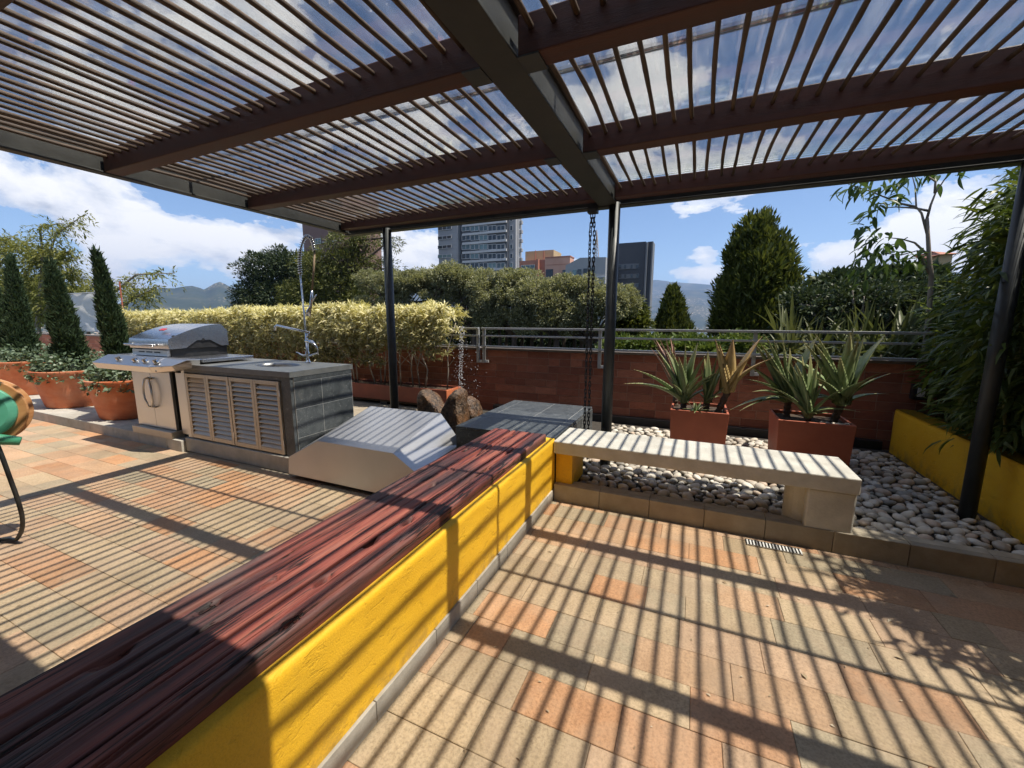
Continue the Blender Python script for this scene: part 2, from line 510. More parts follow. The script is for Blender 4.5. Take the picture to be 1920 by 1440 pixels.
# brushed stainless
def stainless(name, base, rough, stretch, bump=.05, blotch=.25, metal=1.0):
    m, T = new_mat(name)
    P = coords(T)
    n = T.n('ShaderNodeTexNoise', Vector=T.vmath('MULTIPLY', P, stretch), Scale=1.0, Detail=5.0, Roughness=.7).outputs[0]
    s2 = T.n('ShaderNodeTexNoise', Vector=P, Scale=2.3, Detail=5.0, Roughness=.6).outputs[0]
    col = T.mix(T.math('MULTIPLY', s2, blotch), base, tuple(x * .62 for x in base))
    b = T.n('ShaderNodeBsdfPrincipled', Base_Color=col, Metallic=metal,
            Roughness=T.math('ADD', T.math('MULTIPLY', n, .14), T.math('ADD', T.math('MULTIPLY', s2, .10), rough - .12)))
    bp = T.n('ShaderNodeBump', Height=n, Strength=bump, Distance=.004)
    T.link(bp.outputs[0], b.inputs['Normal'])
    return finish(m, T, b.outputs[0])
M['inox'] = stainless('stainless', (.60, .60, .60), .34, (4, 300, 300))
M['inox_lid'] = stainless('stainless_lid', (.55, .555, .57), .27, (3, 260, 260))
M['inox_box'] = stainless('stainless_cover', (.54, .54, .55), .40, (180, 5, 180), .06, .55, .72)
M['inox_door'] = stainless('stainless_door', (.58, .56, .52), .36, (300, 300, 4))
M['chrome'] = stainless('chrome', (.70, .70, .70), .16, (3, 3, 3), .0, .1)
M['louvre'] = pmat('louvre_metal', (.46, .40, .31), (.56, .49, .39), 9, .45, metal=.55, bump=.05, rnd=.06)
M['black'] = pmat('black_metal', (.012, .012, .013), (.024, .024, .025), 15, .45)
M['rubber'] = pmat('dark_rubber_hose', (.018, .022, .024), (.032, .036, .038), 15, .45)
M['red'] = pmat('red_badge', (.45, .03, .03), (.52, .05, .045), 15, .35)
# slate tiles
m, T = new_mat('slate_tile')
P = coords(T)
n = T.n('ShaderNodeTexNoise', Vector=P, Scale=6.0, Detail=8.0, Roughness=.65, Distortion=1.6).outputs[0]
n2 = T.n('ShaderNodeTexNoise', Vector=P, Scale=22.0, Detail=7.0, Roughness=.7, Distortion=2.0).outputs[0]
col = T.ramp(n, [(.3, (.034, .040, .044)), (.6, (.075, .084, .088)), (.75, (.13, .125, .115))])
col = T.mix(T.ramp(n2, [(.57, 0.0), (.68, .75)]), col, (.24, .245, .245))
rd = T.n('ShaderNodeObjectInfo').outputs['Random']
col = T.n('ShaderNodeHueSaturation', Color=col, Value=T.math('ADD', T.math('MULTIPLY', rd, .4), .8)).outputs[0]
b = T.n('ShaderNodeBsdfPrincipled', Base_Color=col, Roughness=T.math('ADD', T.math('MULTIPLY', n2, .35), .28))
bp = T.n('ShaderNodeBump', Height=n2, Strength=.45, Distance=.006)
T.link(bp.outputs[0], b.inputs['Normal'])
M['slate'] = finish(m, T, b.outputs[0])
M['slate_grout'] = pmat('slate_grout', (.34, .34, .33), (.45, .45, .43), 20, .85)
M['counter'] = pmat('counter_stone', (.10, .105, .105), (.16, .165, .16), 12, .42, bump=.1, bscale=60)
M['trough'] = pmat('trough_terracotta_shaded', (.17, .042, .020), (.23, .062, .030), 4, .7, bump=.15, bscale=40, dirt=(.09, .04, .025), damt=.5)  # terracotta darkened to paint in the shade on the trough front
M['sink'] = stainless('sink_steel', (.30, .30, .30), .38, (60, 60, 60))
M['terracotta'] = pmat('terracotta', (.46, .115, .045), (.60, .19, .075), 4, .7, bump=.15, bscale=40, stretch=(1, 1, 3), dirt=(.58, .34, .22), damt=.45, dscale=2.5, rnd=.08)
M['planter_red'] = pmat('red_planter', (.36, .095, .05), (.44, .13, .07), 5, .6, bump=.08, bscale=40, dirt=(.20, .06, .035), damt=.4)
M['soil'] = pmat('soil', (.035, .024, .016), (.09, .06, .04), 22, .95, bump=.8, bscale=50)
M['wetsoil'] = pmat('dark_gravel_bed', (.022, .020, .017), (.07, .058, .045), 26, .75, bump=.8, bscale=45)
M['brick'] = [pmat('red_brick', a, b, 10, .85, bump=.3, bscale=55, stretch=(1, 1, 2), rnd=.2, dirt=(.10, .05, .035), damt=.4)
              for a, b in (((.27, .088, .046), (.37, .13, .072)), ((.32, .112, .06), (.42, .165, .095)), ((.23, .074, .04), (.32, .11, .062)))]
M['mortar'] = pmat('mortar', (.34, .21, .15), (.44, .29, .22), 20, .9, bump=.2)
M['coping'] = pmat('wall_coping', (.15, .13, .12), (.22, .19, .17), 10, .7, bump=.1)
PEB = [((.47, .42, .34), (.60, .54, .45)), ((.35, .31, .25), (.46, .41, .34)), ((.26, .24, .20), (.35, .325, .28)), ((.42, .32, .24), (.52, .42, .32)),
       ((.54, .50, .43), (.66, .62, .54)), ((.18, .165, .14), (.27, .25, .22))]
M['peb'] = [pmat('river_pebble', a, b, 16, .62, bump=.12, bscale=70, rnd=.0, isl=.14) for a, b in PEB]
M['rock'] = pmat('fountain_rock', (.022, .015, .010), (.17, .11, .065), 26, .42, bump=1.0, bscale=45, dirt=(.20, .085, .025), damt=.75, dscale=6, contrast=(.38, .66))
M['white_wall'] = pmat('house_paint', (.55, .53, .49), (.62, .60, .56), 3, .8)
M['ceiling'] = pmat('eave_paint', (.45, .42, .38), (.52, .49, .45), 3, .8)
M['tarp'] = leafmat('white_tarp', [(0, (.80, .80, .80)), (1, (.86, .86, .86))], .5, .5, (1, 1, 1))
M['green_plastic'] = pmat('green_plastic', (.045, .24, .13), (.07, .31, .18), 6, .4, dirt=(.12, .20, .13), damt=.3)
M['green_lid'] = pmat('pale_green_plastic', (.09, .36, .24), (.13, .43, .30), 6, .4)
M['tan_plastic'] = pmat('tan_drum', (.42, .19, .07), (.56, .30, .13), 8, .45, stretch=(1, 1, 4))
M['bark'] = pmat('bark', (.050, .034, .024), (.13, .095, .07), 10, .9, bump=.8, bscale=25, stretch=(1, 1, .3))
M['bark_grey'] = pmat('pale_bark', (.17, .14, .11), (.32, .28, .23), 10, .8, bump=.4, bscale=30, stretch=(1, 1, .4))
M['cane'] = pmat('bamboo_cane', (.12, .13, .035), (.26, .23, .07), 6, .45, stretch=(1, 1, .3))
M['rope'] = pmat('dry_stalk', (.20, .14, .09), (.34, .25, .16), 10, .8)
# leaves
m, T = new_mat('variegated_leaf')
g = T.n('ShaderNodeNewGeometry')
r = g.outputs['Random Per Island']
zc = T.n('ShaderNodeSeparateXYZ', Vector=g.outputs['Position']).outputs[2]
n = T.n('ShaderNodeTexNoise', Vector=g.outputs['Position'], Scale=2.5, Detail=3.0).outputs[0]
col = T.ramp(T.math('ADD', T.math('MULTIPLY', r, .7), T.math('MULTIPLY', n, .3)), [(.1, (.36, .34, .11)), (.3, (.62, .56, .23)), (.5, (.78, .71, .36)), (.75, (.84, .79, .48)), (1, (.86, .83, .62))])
old = T.ramp(r, [(.2, (.085, .085, .028)), (.6, (.20, .17, .06)), (1, (.40, .34, .15))])  # darker tones that paint shade into the lower hedge leaves
low_shade = T.math('ADD', T.math('MULTIPLY', T.math('SUBTRACT', 1.62, zc), 1.7), T.math('MULTIPLY', T.math('SUBTRACT', r, .5), .9), clamp=True)  # weight of the painted shade, strongest low in the hedge
col = T.mix(low_shade, col, old)
b = T.n('ShaderNodeBsdfPrincipled', Base_Color=col, Roughness=.4)
tl = T.n('ShaderNodeBsdfTranslucent', Color=T.mix(1.0, col, (1, 1, .6), 'MULTIPLY'))
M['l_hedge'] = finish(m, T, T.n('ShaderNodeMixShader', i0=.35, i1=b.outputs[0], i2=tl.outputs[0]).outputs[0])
M['l_pine'] = leafmat('pine_leaf', [(.1, (.040, .050, .018)), (.45, (.095, .11, .034)), (.75, (.165, .175, .05)), (1, (.25, .23, .08))], .28)
M['l_dark'] = leafmat('dark_leaf', [(.1, (.018, .030, .018)), (.5, (.045, .066, .034)), (1, (.10, .12, .06))], .22)
M['l_clip'] = leafmat('clipped_tree_leaf', [(.1, (.11, .115, .06)), (.4, (.24, .245, .135)), (.7, (.36, .36, .22)), (1, (.46, .45, .31))], .38)
M['l_feather'] = leafmat('feathery_leaf', [(.1, (.10, .12, .030)), (.45, (.19, .20, .055)), (.75, (.27, .27, .085)), (1, (.36, .34, .14))], .42)
M['l_cypress'] = leafmat('cypress_leaf', [(.1, (.020, .036, .018)), (.5, (.045, .075, .036)), (1, (.085, .125, .058))], .2)
M['l_cypress_y'] = leafmat('golden_cypress_leaf', [(.1, (.030, .042, .012)), (.5, (.085, .105, .026)), (1, (.19, .20, .05))], .28)
M['l_ivy'] = leafmat('trailing_leaf', [(.1, (.05, .085, .045)), (.5, (.13, .18, .11)), (1, (.27, .33, .24))], .28, .35)
M['l_bamboo'] = leafmat('bamboo_leaf', [(.1, (.032, .056, .015)), (.5, (.088, .125, .030)), (.85, (.17, .20, .048)), (1, (.28, .27, .08))], .4, .35)
M['l_sapling'] = leafmat('sapling_leaf', [(.1, (.030, .060, .020)), (.5, (.065, .11, .035)), (1, (.13, .18, .06))], .4, .35)
M['l_strap'] = leafmat('strap_leaf', [(.1, (.035, .055, .022)), (.5, (.085, .11, .045)), (.8, (.22, .20, .08)), (1, (.42, .33, .14))], .3, .4)
M['l_shrub'] = leafmat('green_shrub_leaf', [(.1, (.050, .085, .020)), (.5, (.10, .145, .035)), (1, (.19, .22, .06))], .3)
# ================================================================== SETTING
def struct(o, label=None):
    o['kind'] = 'structure'
    if label: o['label'] = label
    return o


# ---- far terrain: one sheet from below the terrace out to the mountains
def build_terrain():
    na, nr = 460, 120
    az = np.linspace(math.radians(-130), math.radians(100), na)      # from +Y, clockwise
    rr = np.concatenate([[4.0], np.geomspace(9, 12500, nr - 1)])
    A, R_ = np.meshgrid(az, rr, indexing='ij')
    X = R_ * np.sin(A); Y = R_ * np.cos(A)
    P = np.stack([X, Y, np.zeros_like(X)], -1)
    z = -7.0 - 3.0 * np.clip((R_ - 30) / 200, 0, 1) - 95 * np.clip((R_ - 200) / 1800, 0, 1) ** 1.2
    # mountains: ridge elevation angle (deg) by azimuth, read off the skyline
    sk = [(205, 577), (230, 563), (258, 549), (285, 541), (300, 537), (325, 540), (345, 536), (365, 535), (382, 542), (395, 535), (404, 529), (411, 527), (419, 530), (432, 538), (450, 545), (480, 548),
          (1130, 532), (1225, 525), (1250, 523), (1280, 524), (1310, 527), (1345, 531)]
    ang, ele = [-130, -95, -80], [3.2, 3.6, 3.0]
    for u, v in sk:
        d = ray(u, v); ang.append(math.degrees(math.atan2(d[0], d[1]))); ele.append(math.degrees(math.atan2(d[2], math.hypot(d[0], d[1]))))
    ang += [30, 60, 100]; ele += [4.6, 4.2, 4.0]
    e = np.interp(np.degrees(A), ang, ele)
    near_m = np.exp(-((A - math.radians(ang[8])) / math.radians(26)) ** 2)
    peak_r = 8500 - 4300 * near_m
    t = np.clip((R_ - (peak_r * .36)) / (peak_r * .64), 0, 1)
    t = np.where(R_ > peak_r, np.clip(1 - (R_ - peak_r) / 4500, 0, 1), t)
    ridge = fbm(P / 900.0, 5, 3) - .5
    ridge2 = fbm(P / 260.0, 4, 9) - .5
    top = peak_r * np.tan(np.radians(e)) + H_CAM - z
    z = z + t ** 1.25 * top * (1 + .9 * ridge * (1 - t ** 4)) + ridge2 * 170 * t * (1 - t ** 3)
    z = z + (fbm(P / 60.0, 3, 5) - .5) * 3 * np.clip((R_ - 60) / 200, 0, 1)
    V = np.stack([X, Y, z], -1).reshape(-1, 3)
    m, T = new_mat('far_terrain')
    Pn = coords(T)
    n = T.n('ShaderNodeTexNoise', Vector=Pn, Scale=.0035, Detail=9.0, Roughness=.62).outputs[0]
    col = T.ramp(n, [(.3, (.016, .028, .014)), (.5, (.034, .046, .022)), (.62, (.075, .075, .04)), (.75, (.04, .05, .024))])
    # scattered pale houses on the slopes
    vo = T.n('ShaderNodeTexVoronoi', Vector=Pn, Scale=.035)
    patch = T.n('ShaderNodeTexNoise', Vector=Pn, Scale=.0022, Detail=4.0).outputs[0]
    dots = T.math('MULTIPLY', T.math('LESS_THAN', vo.outputs['Distance'], .26), T.ramp(patch, [(.47, 0.0), (.58, 1.0)]))
    col = T.mix(dots, col, (.42, .34, .27))
    b = T.n('ShaderNodeBsdfPrincipled', Base_Color=col, Roughness=.95)
    b.inputs['Specular IOR Level'].default_value = .1
    finish(m, T, b.outputs[0])
    me = np_mesh('ground', V, grid_faces(na, nr), m, smooth=True)
    globals()['TERRAIN_TOP'] = float(V[:, 2].max())
    struct(obj('ground', me), 'valley floor and hazy mountain slopes beyond the terrace')


build_terrain()

# ---- terrace floor: grout sheet + individual stone tiles
FX0, FX1, FY0, FY1 = -17.0, 3.4, -2.6, 2.66
floor = MB().box(FX0, FX1, -2.6, 3.22, -.30, -.006).build('floor', M['grout'])
struct(floor, 'terrace floor of mixed orange and grey stone tiles')
tiles = []
row_h, lenb = .205, .41
y = FY0
r = 0
while y < 3.2:
    y1 = min(y + row_h, 3.2)
    off = (r % 2) * lenb * .5 + random.choice([0, 0, .1, -.07])
    x = FX0 + off - lenb
    while x < FX1:
        L = lenb if random.random() < .72 else random.choice([.205, .31, .36])
        x0, x1 = max(x, FX0), min(x + L, FX1)
        wall = (x0 < -1.06 and x1 > -1.60)
        if x1 - x0 > .04 and not (wall and -1.60 < x0 and x1 < -1.06):
            if y < 2.66 or x0 > -3.58:
                yy1 = y1 if x0 > -3.58 else min(y1, 2.66)
                tiles.append((x0, x1, y, yy1, random.choices(range(7), [5, 4, 4, 2.5, 3, 4, 2])[0], random.uniform(-.0012, .0012)))
        x += L
    y += row_h; r += 1


def tile_view(t):
    c = np.array([(t[0] + t[1]) / 2, (t[2] + t[3]) / 2, 0]); q = RM.T @ (c - np.array([0, 0, H_CAM]))
    if q[2] < .3: return 0
    u, v = 960 + FPX * q[0] / q[2], 720 + FPX * q[1] / q[2]
    if not (-60 < u < 1980 and -60 < v < 1500): return 0
    return (t[1] - t[0]) * (t[3] - t[2]) / q[2] ** 3


tiles.sort(key=tile_view, reverse=True)


def tile_geo(mb, t):
    g = .0009; b = .0022
    x0, x1, y0, y1, k, dz = t
    x0 += g; x1 -= g; y0 += g; y1 -= g
    zt = dz
    vs = [(x0, y0, -.006), (x1, y0, -.006), (x1, y1, -.006), (x0, y1, -.006),
          (x0, y0, zt - .002), (x1, y0, zt - .002), (x1, y1, zt - .002), (x0, y1, zt - .002),
          (x0 + b, y0 + b, zt), (x1 - b, y0 + b, zt), (x1 - b, y1 - b, zt), (x0 + b, y1 - b, zt)]
    fs = [(0, 1, 5, 4), (1, 2, 6, 5), (2, 3, 7, 6), (3, 0, 4, 7), (4, 5, 9, 8), (5, 6, 10, 9), (6, 7, 11, 10), (7, 4, 8, 11), (8, 9, 10, 11)]
    mb.cur = k
    mb.add(vs, fs)


for t in tiles[:300]:
    mb = MB(); k = t[4]
    tile_geo(mb, t); mb.m = [0] * len(mb.m)
    mb.build('tile', M['tile'][k], floor)
mb = MB()
for t in tiles[300:]: tile_geo(mb, t)
o = mb.build('tile_field', M['tile'], floor); o['kind'] = 'stuff'

# ---- raised platform behind the kitchen and under the pots, with its kerb
PZ = .13
plat = MB().box(-20, -5.5, 2.72, 5.85, -.3, PZ).build('platform', M['concrete'], bevel=.01)
struct(plat, 'raised concrete platform along the parapet under pots and kitchen')
for i in range(26):
    x0 = -20 + i * .62
    x1 = min(x0 + .618, -5.445)
    if x1 - x0 < .05: break
    MB().box(x0, x1, 2.66, 2.7185, -.3, PZ + .004).build('kerb_block', M['concrete'], plat, bevel=.006)
MB().box(-5.499, -3.58, 2.72, 5.85, -.3, PZ - .002).build('paving', M['kerb'], plat)
bed = MB().box(-3.58, 2.9, 3.34, 5.85, -.3, .075).build('pebble_bed', M['wetsoil'])
struct(bed, 'bed of pale river pebbles behind the concrete bench')
# fountain basin ground, dark and wet, between cover box and slate block
kerb = MB().box(-1.03, 3.4, 3.27, 3.335, -.3, .135).build('kerb', M['concrete'])
struct(kerb, 'low stone kerb holding the pebble bed')
x = -1.03
while x < 3.3:
    L = .395
    MB().box(x + .0015, min(x + L, 3.4) - .0015, 3.216, 3.268, -.05, .146).build('kerb_tile', M['kerb'], kerb, bevel=.004)
    MB().box(x + .0015, min(x + L, 3.4) - .0015, 3.2683, 3.345, .1355, .1465).build('kerb_cap', M['kerb'], kerb, bevel=.003)
    x += L

# ---- pebbles
def ico_pebble(seed):
    import bmesh
    bm = bmesh.new(); bmesh.ops.create_icosphere(bm, subdivisions=2, radius=1)
    V = np.array([v.co[:] for v in bm.verts]); F = np.array([[v.index for v in f.verts] for f in bm.faces])
    bm.free()
    V = V * (1 + .30 * (fbm(V * 1.1 + seed * 7.3, 2, seed) - .5))[:, None]
    return V * np.array([1.0, .78, .52]), F


PB = [ico_pebble(i) for i in range(8)]
pts = []
cell = {}
def try_pt(x, y, rad):
    k = (int(x / .1), int(y / .1))
    for a in (-1, 0, 1):
        for b in (-1, 0, 1):
            for (px, py, pr) in cell.get((k[0] + a, k[1] + b), ()):
                if (px - x) ** 2 + (py - y) ** 2 < ((pr + rad) * .80) ** 2: return False
    cell.setdefault(k, []).append((x, y, rad)); pts.append((x, y, rad)); return True
for rmin, rmax, tries in ((.036, .055, 7000), (.027, .036, 9000), (.019, .027, 11000)):
    for _ in range(tries):
        x = random.uniform(-1.0, 2.14); y = random.uniform(3.37, 5.62); rad = random.uniform(rmin, rmax)
        if x < -.84 and y < 3.75: continue
        if x < -.98 and y < 4.75: continue
        if .73 < x < 1.06 and y < 3.72: continue
        if x > 2.06 - rad: continue
        try_pt(x, y, rad)
def peb_rank(p):
    q = RM.T @ (np.array([p[0], p[1], .1]) - np.array([0, 0, H_CAM]))
    u, v = 960 + FPX * q[0] / q[2], 720 + FPX * q[1] / q[2]
    if u > 1935: return 0
    # hidden behind bench slab / aloe planters
    if p[1] > 3.75 and p[1] < 4.45 and p[0] < .95: return 0
    if -.25 < p[0] < 1.5 and 4.5 < p[1]: return 0
    return p[2] / q[2]
pts.sort(key=peb_rank, reverse=True)
PBM = {}
def peb_xf(p):
    rz = random.uniform(0, 6.28); tx, ty = random.gauss(0, .22), random.gauss(0, .22)
    s = p[2] * random.uniform(.92, 1.2)
    return rz, tx, ty, s
for i, p in enumerate(pts[:300]):
    k = random.randrange(8); c = random.choices(range(6), [5, 5, 3, 2, 4, 1.2])[0]
    if (k, c) not in PBM: PBM[(k, c)] = np_mesh('pebble', PB[k][0], PB[k][1], M['peb'][c], smooth=True)
    rz, tx, ty, s = peb_xf(p)
    o = obj('pebble', PBM[(k, c)], bed, (p[0], p[1], .075 + s * .50 + random.uniform(0, .014)))
    o.rotation_euler = (tx, ty, rz); o.scale = (s, s, s)
Vs, Fs, Ms = [], [], []; base = 0
for p in pts[300:]:
    V, F = PB[random.randrange(8)]
    rz, tx, ty, s = peb_xf(p)
    Rm = np.array(Matrix.Rotation(rz, 3, 'Z') @ Matrix.Rotation(tx, 3, 'X') @ Matrix.Rotation(ty, 3, 'Y'))
    Vs.append(V @ Rm.T * s + np.array([p[0], p[1], .075 + s * .48 + random.uniform(-.004, .012)]))
    Fs.append(F + base); base += len(V)
    Ms.append(np.full(len(F), random.choices(range(6), [5, 5, 3, 2, 4, 1.2])[0]))
o = obj('pebble_field', np_mesh('pebble_field', np.concatenate(Vs), np.concatenate(Fs), M['peb'], np.concatenate(Ms), True), bed)
o['kind'] = 'stuff'

# ---- brick parapet
YB = 5.97
wall = thing('brick_wall', 'long low red brick parapet wall behind the planters', 'brick wall', (-4, YB, 0))
MB().box(-20, 3.6, YB + .0035, YB + .20, -.6, 1.06).build('mortar_core', M['mortar'], wall)
MB().box(-20, 3.6, YB - .022, YB + .22, 1.062, 1.098).build('coping', M['coping'], wall, bevel=.004)
MB().box(-2.95, 2.06, YB - .10, YB - .002, -.2, .17).build('base_channel', M['black'], wall, bevel=.004)
BL, BH = .352, .112
bricks = []
for rw in range(9):
    z0 = .06 + rw * (BH + .0)
    x = -20 + (rw % 2) * BL * .5 + random.uniform(-.03, .03)
    while x < 3.5:
        L = BL if random.random() < .93 else BL * .5
        bricks.append((x, x + L, z0, min(z0 + BH, 1.061))); x += L
def brick_rank(b):
    q = RM.T @ (np.array([(b[0] + b[1]) / 2, YB, b[2]]) - np.array([0, 0, H_CAM]))
    return 0 if q[2] < .1 else 1 / q[2]
bricks = [b for b in bricks if b[3] - b[2] > .03]
bricks.sort(key=brick_rank, reverse=True)
g = .0035
for b in bricks[:300]:
    dy = random.uniform(-.004, .003)
    MB().box(b[0] + g, b[1] - g, YB + dy * .6, YB + .003, b[2] + g, b[3] - g).build('brick', random.choice(M['brick']), wall)
mb = MB()
for b in bricks[300:]:
    mb.cur = random.randrange(3)
    mb.box(b[0] + g, b[1] - g, YB + random.uniform(-.003, .001), YB + .003, b[2] + g, b[3] - g)
o = mb.build('brick_field', M['brick'], wall); o['kind'] = 'stuff'

# ---- house eave over the camera (casts the shade at the near left) and an unseen wall added behind to block and bounce light
eave = thing('house_eave', 'solid painted house eave above the near end of the terrace', 'eave', (0, 0, 2.6))
MB().box(-9.0, 5.5, -3.0, .62, 2.80, 3.0).build('slab', M['ceiling'], eave)
MB().box(-9.0, 5.5, .50, .631, 2.56, 2.798).build('fascia', M['rafter'], eave, bevel=.006)
hw = MB().box(-9.0, 5.5, -3.2, -3.0, -.3, 3.0).build('unseen_house_wall', M['white_wall'])
struct(hw)
# ================================================================== PERGOLA
ZB = 2.575
perg = thing('pergola', 'dark steel and brown timber pergola with slatted glass roof on round posts', 'pergola', (-.74, 3.95, 0))
XL, XR = -3.98, 3.4
for px, rad in ((-3.35, .050), (-.735, .051), (1.925, .047)):
    p = MB().lathe((px, 3.95, .0), [(rad, .05), (rad, ZB + .02)], 24, True, True).build('post', M['post'], perg, smooth=False)
    p.data.polygons.foreach_set('use_smooth', [len(f.vertices) == 4 for f in p.data.polygons])
    MB().lathe((px, 3.95, .0), [(rad + .045, .07), (rad + .045, .085)], 20, True, True).build('base_plate', M['steel_dark'], perg)
# steel frame: left edge, centre, right, front
def channel(x0, x1, name='steel_beam', y0=.63, y1=4.02, z1=2.79):
    mb = MB()
    mb.box(x0, x1, y0, y1, ZB, ZB + .014)
    mb.box(x0 + .03, x1 - .03, y0, y1, ZB + .0142, z1 - .0142)
    mb.box(x0, x1, y0, y1, z1 - .014, z1)
    return mb.build(name, M['steel_beam'], perg, bevel=.003)
channel(XL, XL + .075)
channel(-.875, -.715)
channel(XR - .1, XR)
mb = MB()
mb.box(XL - .001, XR, 3.925, 4.02, ZB - .012, ZB + .004)
mb.box(XL - .001, XR, 3.96, 3.985, ZB + .0042, 2.76)
mb.build('front_beam', M['steel_dark'], perg, bevel=.003)
# timber rafters, one piece per side of the centre beam
RY = [(.632, .727), (1.655, 1.76), (2.685, 2.79), (3.80, 3.905)]
for y0, y1 in RY:
    for x0, x1 in ((XL + .076, -.877), (-.713, XR - .101)):
        zb = ZB + .006 if y0 < 3 else ZB + .03
        MB().box(x0, x1, y0, y1, zb, 2.728).build('rafter', M['rafter'], perg, bevel=.006)
        if y0 > 1 and y0 < 3:
            bx = -.713 if x0 > -1 else -.877
            MB().box(min(bx, bx + math.copysign(.09, bx + .8)), max(bx, bx + math.copysign(.09, bx + .8)), y0 - .006, y1 + .006, zb - .008, zb - .001).build('bracket', M['steel_dark'], perg)
# slats: each bay, spacing 97 mm, slightly crooked sticks
SP = .0965
def slat_mesh(L, seed):
    k = 9; rs = random.Random(seed)
    a1, a2, ph = rs.uniform(-.008, .008), rs.uniform(-.004, .004), rs.uniform(0, 6)
    V = []
    for i in range(k):
        t = i / (k - 1)
        dx = a1 * math.sin(math.pi * t) + a2 * math.sin(2 * math.pi * t + ph); dz = .6 * a2 * math.sin(5 * t + ph)
        w = .0113 + rs.uniform(-.0014, .0014); h = .0115 + rs.uniform(-.0014, .0014)
        for sx, sz in ((-.92, -.38), (-.38, -.92), (.38, -.92), (.92, -.38), (.92, .38), (.38, .92), (-.38, .92), (-.92, .38)):
            V.append((dx + sx * w, t * L, dz + sz * h))
    F = []
    for i in range(k - 1):
        for j in range(8):
            F.append((i * 8 + j, (i + 1) * 8 + j, (i + 1) * 8 + (j + 1) % 8, i * 8 + (j + 1) % 8))
    me = bpy.data.meshes.new('slat'); me.from_pydata(V, [], F + [tuple(range(8)), tuple((k - 1) * 8 + j for j in range(7, -1, -1))])
    me.materials.append(M['slat']); me.polygons.foreach_set('use_smooth', [len(f.vertices) == 4 for f in me.polygons]); me.update()
    return me
for b in range(3):
    y0 = RY[b][1] - .008; y1 = RY[b + 1][0] + .012
    ms = [slat_mesh(y1 - y0, b * 100 + i) for i in range(9)]
    x = XL + .075 + .055
    while x < XR - .12:
        if not (-.905 < x < -.685):
            o = obj('slat', random.choice(ms), perg, (x + random.gauss(0, .004), y0, 2.677 + random.gauss(0, .0025)))
            o.rotation_euler = (random.gauss(0, .001), random.gauss(0, .12), random.gauss(0, .0022))
        x += SP
# glass panes above the slats, with a joint in the middle bay
m, T = new_mat('roof_glass')
P = coords(T)
sm = T.n('ShaderNodeTexNoise', Vector=T.vmath('MULTIPLY', P, (5, 1, 1)), Scale=2.2, Detail=6.0, Roughness=.7).outputs[0]
sp = T.n('ShaderNodeTexNoise', Vector=P, Scale=55.0, Detail=3.0).outputs[0]
dirt = T.math('ADD', T.math('MULTIPLY', T.ramp(sm, [(.42, 0.0), (.75, 1.0)]), .05), T.math('MULTIPLY', T.ramp(sp, [(.70, 0.0), (.76, 1.0)]), .2))
tr = T.n('ShaderNodeBsdfTransparent', Color=(.97, .98, .98, 1))
gl = T.n('ShaderNodeBsdfGlossy', Color=(1, 1, 1, 1), Roughness=.03)
fr = T.n('ShaderNodeFresnel', IOR=1.45)
mx = T.n('ShaderNodeMixShader', i0=T.math('MULTIPLY', fr.outputs[0], .7), i1=tr.outputs[0], i2=gl.outputs[0])
df = T.n('ShaderNodeBsdfTranslucent', Color=(.75, .75, .74, 1))
mx2 = T.n('ShaderNodeMixShader', i0=dirt, i1=mx.outputs[0], i2=df.outputs[0])
M['glass'] = finish(m, T, mx2.outputs[0])
ycuts = [.72, 2.235, 3.52, 4.05]
ycuts = [.63, 2.235, 4.05]
for x0, x1 in ((XL + .01, -.815), (-.785, 1.9), (1.912, XR - .01)):
    for a, b in zip(ycuts[:-1], ycuts[1:]):
        MB().box(x0, x1, a + .006, b - .006, 2.8, 2.808).build('glass_pane', M['glass'], perg)
    MB().box(x0, x1, 2.222, 2.248, 2.8085, 2.818).build('glazing_strip', M['steel_dark'], perg)

# rain chain hanging from the front beam
m0 = MB()
lk = .027
pp = [(.0105 * math.cos(a), 0, (.0165 if math.sin(a) > 0 else -.0165) + .0105 * math.sin(a)) for a in np.linspace(0, 2 * math.pi, 14, endpoint=False)]
m0.tube(pp, .0048, 5, closed=True)
link_me = m0.mesh('link', M['black'], True)
ct = ony(1112, 392, 3.95)
chain = thing('rain_chain', 'black double rain chain hanging from the pergola beam beside the middle post', 'chain', (ct[0], 3.95, ZB))
MB().box(ct[0] - .045, ct[0] + .045, 3.91, 3.99, ZB - .05, ZB - .013).build('hanger', M['steel_dark'], chain, bevel=.004)
for s in (-1, 1):
    z = ZB - .07; i = 0
    while z > .14:
        f = min(1, (ZB - z) / .25)
        o = obj('link', link_me, chain, (ct[0] + s * (.006 + .014 * f), 3.95 + random.gauss(0, .0012), z))
        o.rotation_euler = (random.gauss(0, .05), random.gauss(0, .04), (math.pi / 2 if i % 2 else 0) + random.gauss(0, .25) + s * .3)
        z -= .0395; i += 1

# ================================================================== YELLOW DIVIDER WALL + TIMBER
dw = thing('yellow_divider_wall', 'low yellow stucco divider wall running towards the camera under the sleepers', 'wall', (-1.06, 1.5, 0))
